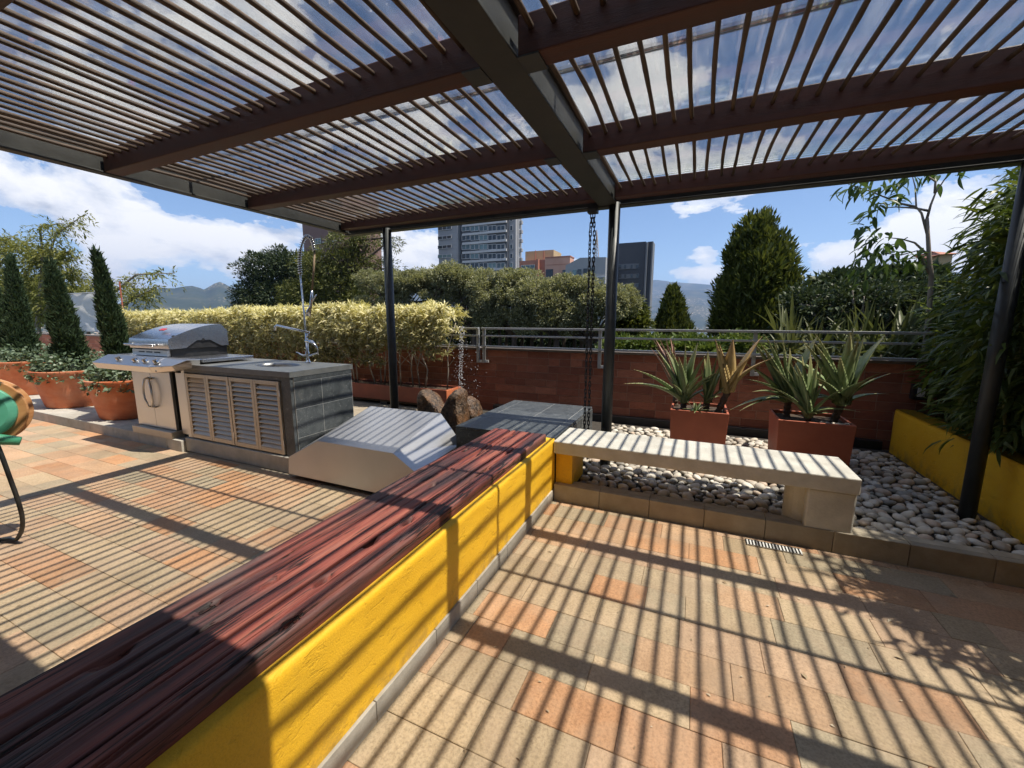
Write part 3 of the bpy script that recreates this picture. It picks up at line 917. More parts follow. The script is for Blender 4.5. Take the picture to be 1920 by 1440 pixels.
# gently uneven stucco face as real relief
def relief_panel(name, X0, y0, y1, z0, z1, ny, nz, thick, mat, parent, amp=.004, sgn=1):
    ys = np.linspace(y0, y1, ny); zs = np.linspace(z0, z1, nz)
    Yg, Zg = np.meshgrid(ys, zs, indexing='ij')
    P = np.stack([np.zeros_like(Yg), Yg * 5, Zg * 9], -1)
    d = (fbm(P, 4, 21) - .5) * amp * 2
    edge = np.clip((z1 - Zg) / .025, 0, 1)
    Xg = X0 + sgn * (d * edge - .008 * (1 - edge) ** 2)
    V = np.stack([Xg, Yg, Zg], -1).reshape(-1, 3)
    F = grid_faces(ny, nz)
    if sgn < 0: F = F[:, ::-1]
    nb = len(V)
    mb = MB(); mb.v = [tuple(p) for p in V]; mb.f = [tuple(int(i) for i in f) for f in F]; mb.m = [0] * len(F)
    # back, top and ends
    xb = X0 - sgn * thick
    top = [i * nz + nz - 1 for i in range(ny)]; bot = [i * nz for i in range(ny)]
    mb.v += [(xb, y, z1) for y in ys] + [(xb, y, z0) for y in ys]
    for i in range(ny - 1):
        mb.f += [(top[i], top[i + 1], nb + i + 1, nb + i), (nb + i, nb + i + 1, nb + ny + i + 1, nb + ny + i)]; mb.m += [0, 0]
    for i, k in ((0, 0), (ny - 1, ny - 1)):
        mb.f += [tuple([i * nz + j for j in range(nz)] + [nb + k, nb + ny + k])]; mb.m += [0]
    return mb.build(name, mat, parent, smooth=True)
body = relief_panel('stucco_body', -1.042, -1.8, 3.268, .0955, .537, 240, 26, .50, M['yellow'], dw)
x = -1.8
y = -1.8
while y < 3.2:
    MB().box(-1.06, -1.030, y + .0015, min(y + .405, 3.214) - .0015, .0, .0945).build('skirting_tile', M['skirt'], dw, bevel=.003)
    y += .405
MB().box(-1.54, -1.062, -1.8, 3.2, -.02, .095).build('footing', M['concrete'], dw)


def sleeper(name, label, x0, x1, y0, y1, z0, z1, seed):
    nx, ny = 90, 260
    xs = np.linspace(0, 1, nx); ys = np.linspace(y0, y1, ny)
    Xg, Yg = np.meshgrid(xs, ys, indexing='ij')
    wob = .006 * (fbm(np.stack([np.zeros_like(ys), ys * 1.5, ys * 0 + seed], -1), 3, seed) - .5) * 2
    P1 = np.stack([Xg * 3.2, Yg * 1.3, Xg * 0 + seed * 3.1], -1)
    P2 = np.stack([Xg * 26, Yg * 2.0, Xg * 0 + seed * 5.7], -1)
    h = (fbm(P1, 3, seed) - .5) * .009 + (fbm(P2, 3, seed + 4) - .5) * .003
    # long drying cracks
    rs = random.Random(seed)
    for c in range(10):
        cx = rs.uniform(.1, .9); ca = rs.uniform(y0, y1); cl = rs.uniform(.4, 1.6); dep = rs.uniform(.015, .04)
        path = cx + .03 * np.sin(ys * rs.uniform(.8, 1.6) + rs.uniform(0, 6)) + .012 * np.sin(ys * 7 + c)
        ext = np.clip(1 - np.abs(ys - ca) / cl, 0, 1) ** .5
        wd = .018 + .018 * ext
        h = h - dep * ext[None] * np.clip(1 - np.abs(Xg - path[None]) / wd[None], 0, 1)
    # bolt and knot holes
    for c in range(6):
        cx = rs.uniform(.2, .85); cy = rs.uniform(.3, y1 - .1)
        d2 = ((Xg - cx) * (x1 - x0)) ** 2 / .017 ** 2 + (Yg - cy) ** 2 / .035 ** 2
        h = h - .035 * np.exp(-d2 ** 2)
    rnd = np.minimum(Xg, 1 - Xg) * (x1 - x0)
    h = h - .006 * np.clip(1 - rnd / .009, 0, 1) ** 2
    X = x0 + (x1 - x0) * Xg + wob[None]
    Z = z1 + h
    V = np.stack([X, Yg, Z], -1).reshape(-1, 3)
    F = [tuple(int(i) for i in f) for f in grid_faces(nx, ny)]
    mb = MB(); mb.v = [tuple(p) for p in V]; mb.f = F; mb.m = [0] * len(F)
    n0 = len(mb.v)
    # sides: 3 rows down
    def side(ids, flip):
        rows = [ids]
        for k, t in enumerate((.35, .75, 1.0)):
            st = len(mb.v)
            for i in ids:
                p = mb.v[i]
                nzv = (fbm(np.array([[p[1] * 2, p[0] * 20, t * 5 + seed]]), 3, seed)[0] - .5) * .008
                mb.v.append((p[0] + nzv * (1 if flip else -1), p[1], z1 + (z0 - z1) * t))
            rows.append(list(range(st, st + len(ids))))
        for a, b in zip(rows[:-1], rows[1:]):
            for i in range(len(ids) - 1):
                q = (a[i], a[i + 1], b[i + 1], b[i])
                mb.f.append(q if not flip else q[::-1]); mb.m.append(0)
        return rows
    side([j for j in range(ny)], False)
    side([(nx - 1) * ny + j for j in range(ny)], True)
    e = [i * ny + ny - 1 for i in range(nx)]
    st = len(mb.v)
    mb.v += [(mb.v[i][0], mb.v[i][1], z0) for i in e]
    for i in range(nx - 1):
        mb.f.append((e[i], e[i + 1], st + i + 1, st + i)); mb.m.append(0)
    o = mb.build(name, M['timber'], None, smooth=False)
    o.data.polygons.foreach_set('use_smooth', [True] * len(o.data.polygons))
    return tag(o, label, 'timber', 'old sleepers on the yellow divider wall')
sleeper('timber_sleeper', 'weathered red brown sleeper on the yellow wall, kitchen side', -1.575, -1.262, -1.7, 3.16, .537, .598, 3)
sleeper('timber_sleeper', 'weathered red brown sleeper on the yellow wall, bench side', -1.256, -1.083, -1.7, 3.15, .537, .600, 8)

# ================================================================== CONCRETE BENCH, SLATE BLOCK
bn = thing('concrete_bench', 'pale concrete slab bench over the pebbles with one thick block leg', 'bench', (0, 3.45, .1))
slab = MB().box(-1.036, 1.052, 3.205, 3.695, .424, .533)
slab.build('seat', M['bench'], bn, bevel=.008)
leg = MB()
leg.prism([(.775, 3.225, .1), (1.045, 3.225, .1), (1.045, 3.60, .1), (.775, 3.60, .1)], (0, 0, .3235))
leg.build('leg', M['bench'], bn, bevel=.012)
leg2 = MB().lathe((.775, 3.40, .1), [(.10, 0), (.10, .3235)], 20, True, True)
leg2.build('leg_core', M['bench'], bn, smooth=False)
MB().box(-1.032, -.885, 3.27, 3.66, .1, .4235).build('leg', M['yellow'], bn, bevel=.006)['label'] = 'yellow painted end support'

sb = thing('slate_block', 'low block clad in dark grey slate tiles between timber wall and fountain', 'plinth', (-1.55, 4, 0))
MB().box(-2.03, -1.058, 3.30, 4.66, .0, .515).box(-2.045, -1.048, 3.279, 4.686, .5156, .5366).build('core', M['slate_grout'], sb)
for i, (x0, x1) in enumerate(((-2.05, -1.93), (-1.93, -1.50), (-1.50, -1.13), (-1.13, -1.045))):
    for j, (y0, y1) in enumerate(((3.275, 3.72), (3.72, 4.17), (4.17, 4.69))):
        if x0 < -1.94 and j == 0: y0 = 3.275
        MB().box(x0 + .002, x1 - .002, max(y0, 3.275) + .002, y1 - .002, .517, .5385).build('tile', M['slate'], sb, bevel=.002)
for j, (y0, y1) in enumerate(((3.70, 4.17), (4.17, 4.69))):
    for z0, z1 in ((.06, .29), (.29, .513)):
        MB().box(-1.0575, -1.040, y0 + .002, y1 - .002, z0 + .002, z1 - .002).build('side_tile', M['slate'], sb, bevel=.002)
for i, (x0, x1) in enumerate(((-2.05, -1.62), (-1.62, -1.06))):
    MB().box(x0 + .002, x1 - .002, 3.280, 3.2995, .03, .513).build('front_tile', M['slate'], sb, bevel=.002)
for j, (y0, y1) in enumerate(((3.30, 3.72), (3.72, 4.17), (4.17, 4.66))):
    MB().box(-2.050, -2.0305, y0 + .002, y1 - .002, .03, .513).build('side_tile', M['slate'], sb, bevel=.002)

# ---- folded stainless cover box
cb = thing('steel_cover', 'folded stainless steel fire pit cover with sloping top beside the kitchen counter', 'metal cover', (-2.8, 3, 0))
f = {k: np.array(v) for k, v in dict(a=(-3.575, 2.62, .045), b=(-2.03, 2.62, .045), c=(-2.04, 2.62, .303), d=(-2.26, 2.62, .434), e=(-3.145, 2.62, .432), g=(-3.555, 2.62, .219)).items()}
bk = {k: np.array(v) for k, v in dict(a=(-3.575, 3.40, .045), b=(-2.03, 3.40, .045), c=(-2.04, 3.38, .328), d=(-2.26, 3.345, .626), e=(-3.145, 3.32, .626), g=(-3.555, 3.40, .40)).items()}
ks = ['a', 'b', 'c', 'd', 'e', 'g']
def panel(name, keys):
    mb = MB(); mb.add(*keys)
    o = mb.build(name, M['inox_box'], cb)
    s = o.modifiers.new('t', 'SOLIDIFY'); s.thickness = .004; s.offset = -1
    return o
sh = .0015
panel('front_panel', ([f[k] for k in ks], [(0, 1, 2, 3, 4, 5)]))
panel('back_panel', ([bk[k] for k in ks], [(5, 4, 3, 2, 1, 0)]))
up = np.array([0, 0, .001])
panel('top_panel', ([f['e'] + up, f['d'] + up, bk['d'] + up, bk['e'] + up], [(0, 1, 2, 3)]))
panel('side_slope', ([f['d'], f['c'], bk['c'], bk['d']], [(0, 1, 2, 3)]))
panel('side_slope', ([f['g'], f['e'], bk['e'], bk['g']], [(0, 1, 2, 3)]))
panel('side_panel', ([f['c'], f['b'], bk['b'], bk['c']], [(0, 1, 2, 3)]))
panel('side_panel', ([f['a'], f['g'], bk['g'], bk['a']], [(0, 1, 2, 3)]))
MB().box(-3.45, -2.15, 2.74, 3.3, -.02, .044).build('plinth', M['black'], cb)

# ---- right-hand yellow planter wall
yw = thing('yellow_planter_wall', 'yellow stucco planter wall in shade along the bamboo bed', 'wall', (2.2, 4.5, 0))
relief_panel('stucco_face', 2.10, 1.2, 5.80, -.05, .575, 160, 26, .17, M['yellow'], yw, .005, -1)
MB().box(2.272, 3.6, 1.2, 5.95, -.3, .40).build('planting_bed', M['soil'], yw)
wl = thing('wall_light', 'small dark square bulkhead light on the brick wall near the bamboo', 'lamp', (2.25, 5.95, .75))
c = ony(1725, 735, 5.93)
mb = MB().box(c[0] - .075, c[0] + .075, 5.90, 5.966, c[2] - .085, c[2] + .085); mb.build('housing', M['black'], wl, bevel=.008)
MB().box(c[0] - .035, c[0] + .03, 5.892, 5.8995, c[2] - .05, c[2] + .05).build('lens', M['railw'], wl, bevel=.003)

# ---- floor drain grille
dr = thing('floor_drain', 'narrow slotted metal drain grille set in the floor by the kerb', 'drain', (.59, 3.11, 0))
MB().box(.425, .755, 3.075, 3.155, .002, .0035).build('recess', M['black'], dr)
for i in range(17):
    x = .432 + i * .0197
    MB().box(x, x + .0085, 3.082, 3.150, .0037, .0075).build('bar', M['railw'], dr)
mb = MB().box(.425, .755, 3.075, 3.0818, .0037, .008).box(.425, .755, 3.1502, 3.157, .0037, .008); mb.build('frame', M['inox'], dr)

# ---- railing on the parapet
def rail_section(label, x0, x1, posts):
    t = thing('railing', label, 'railing', (x0, YB, 1.1), 'railing sections on the parapet')
    for nm, z0, z1, yy in (('top_rail', 1.395, 1.425, .03), ('mid_rail', 1.280, 1.305, .02), ('bottom_rail', 1.1065, 1.135, .03)):
        MB().box(x0, x1, YB - .065 - yy, YB - .065 + yy, z0, z1).build(nm, M['rail'], t, bevel=.003)
    for px in posts:
        MB().box(px - .022, px + .022, YB - .067, YB - .0245, .85, 1.394).build('baluster', M['rail'], t, bevel=.003)
        MB().box(px + .0225, px + .075, YB - .055, YB - .006, .855, .895).build('fixing_tab', M['railw'], t, bevel=.003)
    return t
rail_section('grey steel parapet railing, section ending behind the yellow hedge', -9.6, -3.215, [-3.24, -5.6, -7.9])
rail_section('grey steel parapet railing, long section between hedge and bamboo', -3.16, 3.3, [-3.13, -1.24, .70, 2.7])
# ================================================================== OUTDOOR KITCHEN
kc = thing('kitchen_counter', 'slate clad outdoor kitchen counter with louvred doors and sink', 'counter', (-4.4, 3.1, 0))
KX0, KX1, KY0, KY1 = -5.42, -3.60, 2.735, 3.52
MB().box(KX0, KX1 - .02, KY0 + .035, KY1, PZ - .02, .965).build('carcass', M['black'], kc)
MB().box(KX0 - .02, KX1 + .012, KY0 - .03, KY1, .0, PZ + .035).build('plinth', M['concrete'], kc, bevel=.006)
# counter top with an oval cut-out
cx, cy, ra, rb = -4.28, 3.13, .27, .175
mb = MB()
zt, zb_ = 1.04, .985
n = 40
ring = [(cx + ra * math.cos(a), cy + rb * math.sin(a)) for a in np.linspace(0, 2 * math.pi, n, endpoint=False)]
X0, X1, Y0, Y1 = KX0 - .0, KX1 + .012, KY0 - .012, KY1 + .02
def to_rect(x, y):
    dx, dy = x - cx, y - cy
    tx = ((X1 - cx) / dx if dx > 0 else (X0 - cx) / dx) if abs(dx) > 1e-6 else 1e9
    ty = ((Y1 - cy) / dy if dy > 0 else (Y0 - cy) / dy) if abs(dy) > 1e-6 else 1e9
    t = min(tx, ty); return (cx + dx * t, cy + dy * t)
angs = sorted(set(list(np.linspace(0, 2 * math.pi, n, endpoint=False)) + [math.atan2(y - cy, x - cx) % (2 * math.pi) for x in (X0, X1) for y in (Y0, Y1)]))
inn = [(cx + ra * math.cos(a), cy + rb * math.sin(a)) for a in angs]
out = [to_rect(cx + math.cos(a), cy + math.sin(a)) for a in angs]
k = len(angs)
vs = [(x, y, zt) for x, y in inn] + [(x, y, zt) for x, y in out] + [(x, y, zb_) for x, y in inn] + [(x, y, zb_) for x, y in out]
fs = []
for i in range(k):
    j = (i + 1) % k
    fs += [(i, k + i, k + j, j), (2 * k + j, 3 * k + j, 3 * k + i, 2 * k + i), (k + i, 3 * k + i, 3 * k + j, k + j), (j, 2 * k + j, 2 * k + i, i)]
mb.add(vs, fs).build('countertop', M['counter'], kc)
MB().lathe((0, 0, 0), [(.3, -.2), (1.0, -.17), (1.0, 0.0), (1.06, .003), (1.06, .0), (1.06, -.002)], 36).mesh('tmp', M['inox'])
bz = MB().lathe((0, 0, 0), [(.55, -.165), (.90, -.14), (.985, -.03), (.99, .001), (1.05, .004), (1.07, .001)], 36)
bz.v = [(cx + p[0] * ra, cy + p[1] * rb, zt + p[2]) for p in bz.v]
bz.build('sink_basin', M['sink'], kc, smooth=True)
MB().lathe((cx, cy, zt - .1645), [(.028, 0), (.028, .002)], 16, True, True).build('drain', M['black'], kc)
# front stiles in slate, tiled right end
MB().box(-3.735, KX1, KY0, KY0 + .034, PZ + .036, .984).build('corner_panel', M['slate'], kc, bevel=.003)
MB().box(KX0, KX0 + .06, KY0, KY0 + .034, PZ + .036, .984).build('corner_panel', M['inox_door'], kc, bevel=.003)
MB().box(KX0 + .062, -3.737, KY0, KY0 + .034, .945, .984).build('header', M['slate'], kc, bevel=.003)
MB().box(KX1 - .0195, KX1 + .0066, KY0 + .036, KY1, PZ + .036, .9845).build('end_grout', M['slate_grout'], kc)
for (y0, y1) in ((KY0 + .037, 3.10), (3.10, KY1 - .002)):
    for z0, z1 in ((PZ + .038, .36), (.36, .66), (.66, .935)):
        MB().box(KX1 - .001, KX1 + .0082, y0 + .002, y1 - .002, z0 + .002, z1 - .002).build('end_tile', M['slate'], kc, bevel=.002)
MB().box(KX1 - .001, KX1 + .009, KY0 + .037, KY1 - .002, .937, .9838).build('end_trim', M['slate'], kc, bevel=.002)
# four louvred door leaves
dx0, dx1 = -5.335, -3.745
wd = (dx1 - dx0) / 4
lv = None
for d in range(4):
    a = dx0 + d * wd + (.006 if d % 2 == 0 else .002); b = dx0 + (d + 1) * wd - (.006 if d % 2 else .002)
    z0, z1 = PZ + .05, .938
    fr = MB()
    fr.box(a, a + .038, KY0 - .014, KY0 + .016, z0, z1).box(b - .038, b, KY0 - .014, KY0 + .016, z0, z1)
    fr.box(a + .0382, b - .0382, KY0 - .013, KY0 + .015, z1 - .042, z1 - .0005).box(a + .0382, b - .0382, KY0 - .013, KY0 + .015, z0 + .0005, z0 + .045)
    dr_ = fr.build('louvre_door', M['louvre'], kc, bevel=.002)
    if lv is None:
        s = MB(); w = (b - a - .0768) / 2
        s.prism([(-w, -.011, -.027), (-w, -.015, -.020), (-w, .013, .022), (-w, .016, .017)], (2 * w, 0, 0))
        lv = s.mesh('louvre_slat', M['louvre'])
    for i in range(13):
        z = z0 + .045 + .028 + i * (z1 - z0 - .142) / 12
        o = obj('louvre_slat', lv, dr_, ((a + b) / 2, KY0 + .001, z)); o.rotation_euler = (random.gauss(0, .02), 0, 0)
    if d % 2:
        for z in (z0 + .12, z1 - .12):
            MB().box(b - .002, b + .010, KY0 - .017, KY0 - .0142, z - .03, z + .03).build('hinge', M['inox'], dr_)
# steel filler between grill and counter
MB().box(-5.56, -5.43, KY0 + .01, KY0 + .30, PZ + .06, .93).build('filler_panel', M['inox_door'], kc, bevel=.003)

# ---- pull-down spring faucet
FYy = 3.44
def fp(u, v, y=FYy): return ony(u, v, y)
fb = fp(578, 676)
fa = thing('kitchen_faucet', 'tall chrome pre-rinse faucet with coiled spring arch on the counter', 'faucet', (fb[0], FYy, zt))
MB().lathe((fb[0], FYy, zt), [(.034, 0), (.034, .012), (.022, .02), (.019, .07), (.026, .085), (.026, .12), (.015, .14), (.015, .36)], 16, True, True).build('body', M['chrome'], fa, smooth=True)
for s, (u, v) in ((-1, (560, 660)), (1, (598, 662))):
    p = fp(u, v)
    MB().tube([(fb[0], FYy, zt + .095), (fb[0] + s * .05, FYy - .02, zt + .085), (p[0], FYy - .03, p[2])], [.012, .011, .007], 8).build('lever', M['chrome'], fa, smooth=True)
el_ = fp(582, 624); tip = fp(526, 610)
MB().tube([(fb[0], FYy, zt + .18), (fb[0], FYy, el_[2] - .06), (el_[0] - .01, FYy, el_[2]), (tip[0], FYy - .05, tip[2]), (tip[0] - .03, FYy - .05, tip[2] - .02), (tip[0] - .035, FYy - .05, tip[2] - .06)], [.014, .014, .014, .013, .016, .014], 10).build('spout', M['chrome'], fa, smooth=True)
# valve with side arm
MB().tube([(fb[0] - .01, FYy, zt + .26), (fb[0] + .10, FYy - .01, zt + .25), (fb[0] + .19, FYy - .02, zt + .18)], [.022, .02, .009], 10).build('valve_arm', M['chrome'], fa, smooth=True)
MB().tube([(fb[0] + .12, FYy, zt + .25), (fb[0] + .17, FYy, zt + .16), (fb[0] + .17, FYy, zt + .1)], .006, 6).build('pull_lever', M['chrome'], fa, smooth=True)
r0, r1, r2, r3 = fp(573, 620), fp(563, 515), fp(562, 478), fp(577, 443)
MB().tube([(fb[0], FYy, zt + .30), (r0[0], FYy, r0[2]), (r1[0], FYy, r1[2])], .009, 8).build('riser_pipe', M['chrome'], fa, smooth=True)
arch = [fp(*q) for q in ((563, 515), (561.5, 490), (563.5, 466), (569, 449), (576.5, 442), (583.5, 447), (588, 458), (590, 471))]
# smooth the arch, then wind a spring round it
ap = []
for i in range(len(arch) - 1):
    for t in np.linspace(0, 1, 10, endpoint=False): ap.append(arch[i] * (1 - t) + arch[i + 1] * t)
ap.append(arch[-1]); ap = np.array(ap)
for _ in range(6): ap[1:-1] = (ap[:-2] + 2 * ap[1:-1] + ap[2:]) / 4
MB().tube(ap, .0085, 8).build('inner_hose', M['rubber'], fa, smooth=True)
sl = np.concatenate([[0], np.cumsum(np.linalg.norm(np.diff(ap, axis=0), axis=1))])
turns = int(sl[-1] / .026); ns = turns * 9
coil = []
for i in range(ns + 1):
    d = sl[-1] * i / ns; p = np.array([np.interp(d, sl, ap[:, c]) for c in range(3)])
    t = np.array([np.interp(min(d + .01, sl[-1]), sl, ap[:, c]) for c in range(3)]) - np.array([np.interp(max(d - .01, 0), sl, ap[:, c]) for c in range(3)])
    t = t / np.linalg.norm(t); yv = np.array([0, 1.0, 0]); xv = np.cross(yv, t)
    an = 2 * math.pi * turns * i / ns
    coil.append(p + .0205 * (math.cos(an) * xv + math.sin(an) * yv))
MB().tube(coil, .0048, 5).build('spring', M['chrome'], fa, smooth=True)
hp = [fp(590, 471), fp(588, 510), fp(585, 545), fp(583, 560)]
MB().tube([hp[0], hp[1], hp[2]], .010, 8).build('spray_hose', M['rope'], fa, smooth=True)
MB().tube([fp(585, 545), fp(584, 562), fp(583, 574), fp(579, 583), fp(578, 592)], [.012, .016, .014, .026, .032], 12).build('spray_head', M['chrome'], fa, smooth=True)
MB().tube([fp(584, 568), fp(593, 553)], [.006, .009], 8).build('trigger', M['chrome'], fa, smooth=True)
MB().tube([fp(570, 574), fp(582, 574)], .006, 8).build('hose_bracket', M['chrome'], fa, smooth=True)

# ================================================================== GAS GRILL
gr = thing('gas_grill', 'stainless steel gas grill with closed lid, knobs and two cart doors', 'grill', (-6.05, 3.0, PZ))
GX0, GX1 = -6.47, -5.64
MB().box(GX0 + .02, GX1 - .01, 2.76, 3.30, PZ + .03, 1.02).build('cart', M['black'], gr)
MB().box(GX0 - .02, GX1 + .02, 2.66, 2.80, PZ - .01, PZ + .085).build('base_panel', M['louvre'], gr, bevel=.006)
mid = (GX0 + GX1) / 2
for s, (a, b) in ((-1, (GX0, mid - .002)), (1, (mid + .002, GX1))):
    dd = MB().box(a, b, 2.725, 2.757, PZ + .09, .945).build('cart_door', M['inox_door'], gr, bevel=.004)
    hx = mid + s * .045
    MB().tube([(hx, 2.722, .84), (hx, 2.685, .83), (hx + s * .035, 2.678, .74), (hx + s * .045, 2.676, .66), (hx + s * .035, 2.678, .58), (hx, 2.685, .49), (hx, 2.722, .48)], .012, 8).build('door_handle', M['inox'], dd, smooth=True)
for z in (.88, .80):
    MB().lathe((GX1 + .002, 2.9, z), [(.008, 0), (.006, .004)], 10, True, True).build('bolt', M['inox'], gr)
# control panel: sloped fascia running past the body on both sides
def profile(x): return [(x, 2.50, .955), (x, 2.46, 1.03), (x, 2.62, 1.115), (x, 2.80, 1.10), (x, 2.80, .945), (x, 2.62, .945)]
cp = MB(); cp.prism(profile(-6.72), (1.23, 0, 0)); cp.build('control_panel', M['inox'], gr, bevel=.008)
cs = MB(); cs.prism([(-5.487, 2.49, .96), (-5.487, 2.46, 1.03), (-5.487, 2.62, 1.108), (-5.487, 2.95, 1.10), (-5.487, 2.95, 1.055), (-5.487, 2.62, .95)], (.02, 0, 0))
ce = MB()
A = [(-5.486, 2.50, .955), (-5.486, 2.46, 1.03), (-5.486, 2.62, 1.112), (-5.486, 2.80, 1.10), (-5.486, 2.80, .97)]
B = [(-5.22, 2.58, .985), (-5.20, 2.545, 1.045), (-5.13, 2.66, 1.10), (-5.13, 2.80, 1.098), (-5.15, 2.80, 1.0)]
ce.add(A + B, [(4, 3, 2, 1, 0), (5, 6, 7, 8, 9)] + [(i, (i + 1) % 5, 5 + (i + 1) % 5, 5 + i) for i in range(5)])
ce.build('shelf_nose', M['inox'], gr, bevel=.006)
sf = MB().box(-5.62, -5.10, 2.805, 3.40, 1.062, 1.100); sf.build('side_shelf', M['inox_lid'], gr, bevel=.006)
MB().box(-6.95, -6.52, 2.805, 3.35, 1.062, 1.098).build('side_shelf', M['inox_lid'], gr, bevel=.006)
nrm = np.array([0, -.085, .16]); nrm = nrm / np.linalg.norm(nrm)
for u, v in ((222, 663), (253, 664.5), (272, 665.5), (292, 668)):
    p = ony(u, v, 2.535); p[2] = 1.07
    kb = MB().tube([p, p + nrm * .008], .036, 20).build('bezel', M['inox'], gr, smooth=False)
    MB().tube([p + nrm * .0085, p + nrm * .034], [.026, .022], 18).build('knob', M['chrome'], kb)
    sidev = np.array([.5, .75, .4]); sidev = sidev - nrm * sidev.dot(nrm); sidev = sidev / np.linalg.norm(sidev)
    MB().obox(p + nrm * .039, sidev * .024, np.cross(nrm, sidev) * .007, nrm * .005).build('knob_grip', M['inox'], kb, bevel=.002)
p = ony(297, 690, 2.50)
MB().tube([(p[0], 2.478, .99), (p[0], 2.470, .988)], .009, 12).build('igniter_button', M['black'], gr)
# firebox
MB().box(GX0 + .04, GX1 - .015, 2.78, 3.42, 1.03, 1.20).build('firebox', M['black'], gr, bevel=.004)
mb = MB().box(GX0 + .05, GX1 - .03, 2.745, 2.7795, 1.115, 1.185); mb.build('front_strip', M['inox'], gr)
for i in range(3):
    x = GX0 + .2 + i * .17
    MB().box(x, x + .12, 2.741, 2.7447, 1.15, 1.165).build('vent_slot', M['black'], gr)
# lid
LX0, LX1 = GX0 + .015, GX1 + .025
prof = [(2.745, 1.200), (2.735, 1.255), (2.745, 1.315)] + [(2.745 + .605 * t, 1.315 + .175 * math.sin(t * math.pi / 2) ** .9) for t in np.linspace(.1, 1, 9)] + [(3.42, 1.40), (3.42, 1.225)]
top = MB()
k = len(prof)
top.add([(LX0, y, z) for y, z in prof] + [(LX1, y, z) for y, z in prof], [(i, i + 1, k + i + 1, k + i)[::-1] for i in range(k - 1)])
lid = top.build('lid', M['inox_lid'], gr, smooth=True)
sd = lid.modifiers.new('t', 'SOLIDIFY'); sd.thickness = .006
es = lid.modifiers.new('e', 'EDGE_SPLIT'); es.split_angle = math.radians(35)
side_poly = [p_ for p_ in prof[:-1]] + [(3.42, 1.215), (3.33, 1.215), (3.20, 1.295), (3.05, 1.295), (2.92, 1.205)]
for x in (LX0 - .004, LX1 - .002):
    MB().prism([(x, y, z) for y, z in side_poly], (.006, 0, 0)).build('lid_side', M['inox_lid'], lid)
MB().box(LX1 - .03, LX1 - .012, 2.80, 3.41, 1.20, 1.36).build('lid_inner', M['black'], lid)
hy = 2.685
MB().tube([(LX0 + .02, hy, 1.245), (LX1 - .20, hy, 1.245)], .015, 12).build('lid_handle', M['inox'], lid, smooth=True)
for x in (LX0 + .05, LX1 - .22):
    MB().tube([(x, hy, 1.245), (x, 2.74, 1.25)], .011, 8).build('handle_standoff', M['inox'], lid, smooth=True)
q = ony(307, 622, 2.9)
MB().obox((-6.02, 2.905, 1.424), (.05, 0, 0), (0, .022, .011), (0, -.002, .005)).build('badge', M['red'], lid, bevel=.003)
MB().tube([(LX1 + .002, 3.12, 1.30), (LX1 + .006, 3.12, 1.30)], .018, 12).build('spit_hole', M['black'], lid)

# ================================================================== HOSE REEL at the left edge
hr = thing('hose_reel', 'green and tan garden hose reel at the left edge with hanging dark hose', 'hose reel', (-3.9, .97, 0))
hc = ony(-36, 772, .97)
MB().lathe((0, 0, 0), [(.20, -.06), (.21, -.05), (.14, -.045), (.14, .045), (.21, .05), (.20, .06)], 40).mesh('t', M['tan_plastic'])
def disc(name, mat, prof, par):
    mb = MB().lathe((0, 0, 0), prof, 44, True, True)
    ax = np.array([.80, -.58, .05]); ax = ax / np.linalg.norm(ax)
    xx = np.cross([0, 0, 1.0], ax); xx = xx / np.linalg.norm(xx); yy = np.cross(ax, xx)
    mb.v = [tuple(hc + p[0] * xx + p[1] * yy + p[2] * ax) for p in mb.v]
    return mb.build(name, mat, par, smooth=False, bevel=.004)
disc('drum', M['tan_plastic'], [(.13, -.08), (.215, -.065), (.222, -.05), (.20, -.04), (.20, .0), (.222, .012), (.218, .024), (.17, .022)], hr)
disc('hub', M['green_lid'], [(.175, .0), (.175, .04), (.14, .055), (.02, .06)], hr)
axr = np.array([.80, -.58, .05]); axr = axr / np.linalg.norm(axr)
rt = np.array([.58, .80, 0.0])
def arm(pts, rad):
    return MB().tube([hc + rt * a + np.array([0, 0, b]) + axr * c for a, b, c in pts], rad, 10).build('bracket_arm', M['green_plastic'], hr, smooth=True)
arm([(-.32, .10, .10), (-.12, .17, .11), (.06, .185, .11), (.14, .20, .10)], [.03, .035, .04, .035])
arm([(.0, .17, .11), (-.02, .02, .13), (-.04, -.12, .12)], [.035, .05, .045])
arm([(-.30, -.10, .10), (-.10, -.12, .12), (.08, -.17, .12), (.19, -.205, .10)], [.04, .05, .036, .028])
MB().tube([hc + rt * -.62 + np.array([0, 0, .16]), hc + rt * -.62 + np.array([0, 0, -1.03])], .025, 10).build('stand_post', M['green_plastic'], hr, smooth=True)
MB().tube([hc + rt * -.62 + np.array([0, 0, .10]) , hc + rt * -.1 + np.array([0, 0, .12])], .02, 8).build('stand_bar', M['green_plastic'], hr, smooth=True)
MB().tube([hc + rt * -.62 + np.array([0, 0, -.2]) , hc + rt * -.1 + np.array([0, 0, -.12])], .02, 8).build('stand_bar', M['green_plastic'], hr, smooth=True)
MB().box(hc[0] - .95, hc[0] - .45, .42, .78, .004, .03).build('stand_foot', M['green_plastic'], hr, bevel=.01)
hs_ = [ony(u, v, y) for u, v, y in ((-14, 815, .97), (2, 850, .98), (18, 895, 1.0), (33, 935, 1.02), (43, 970, 1.03), (42, 995, 1.03), (30, 1015, 1.02), (8, 1028, .99))] + [np.array([-4.32, .90, .018]), np.array([-4.6, .7, .018]), np.array([-4.9, .75, .018])]
hs2 = []
for i in range(len(hs_) - 1):
    for t in np.linspace(0, 1, 6, endpoint=False): hs2.append(hs_[i] * (1 - t) + hs_[i + 1] * t)
hs2.append(hs_[-1]); hs2 = np.array(hs2)
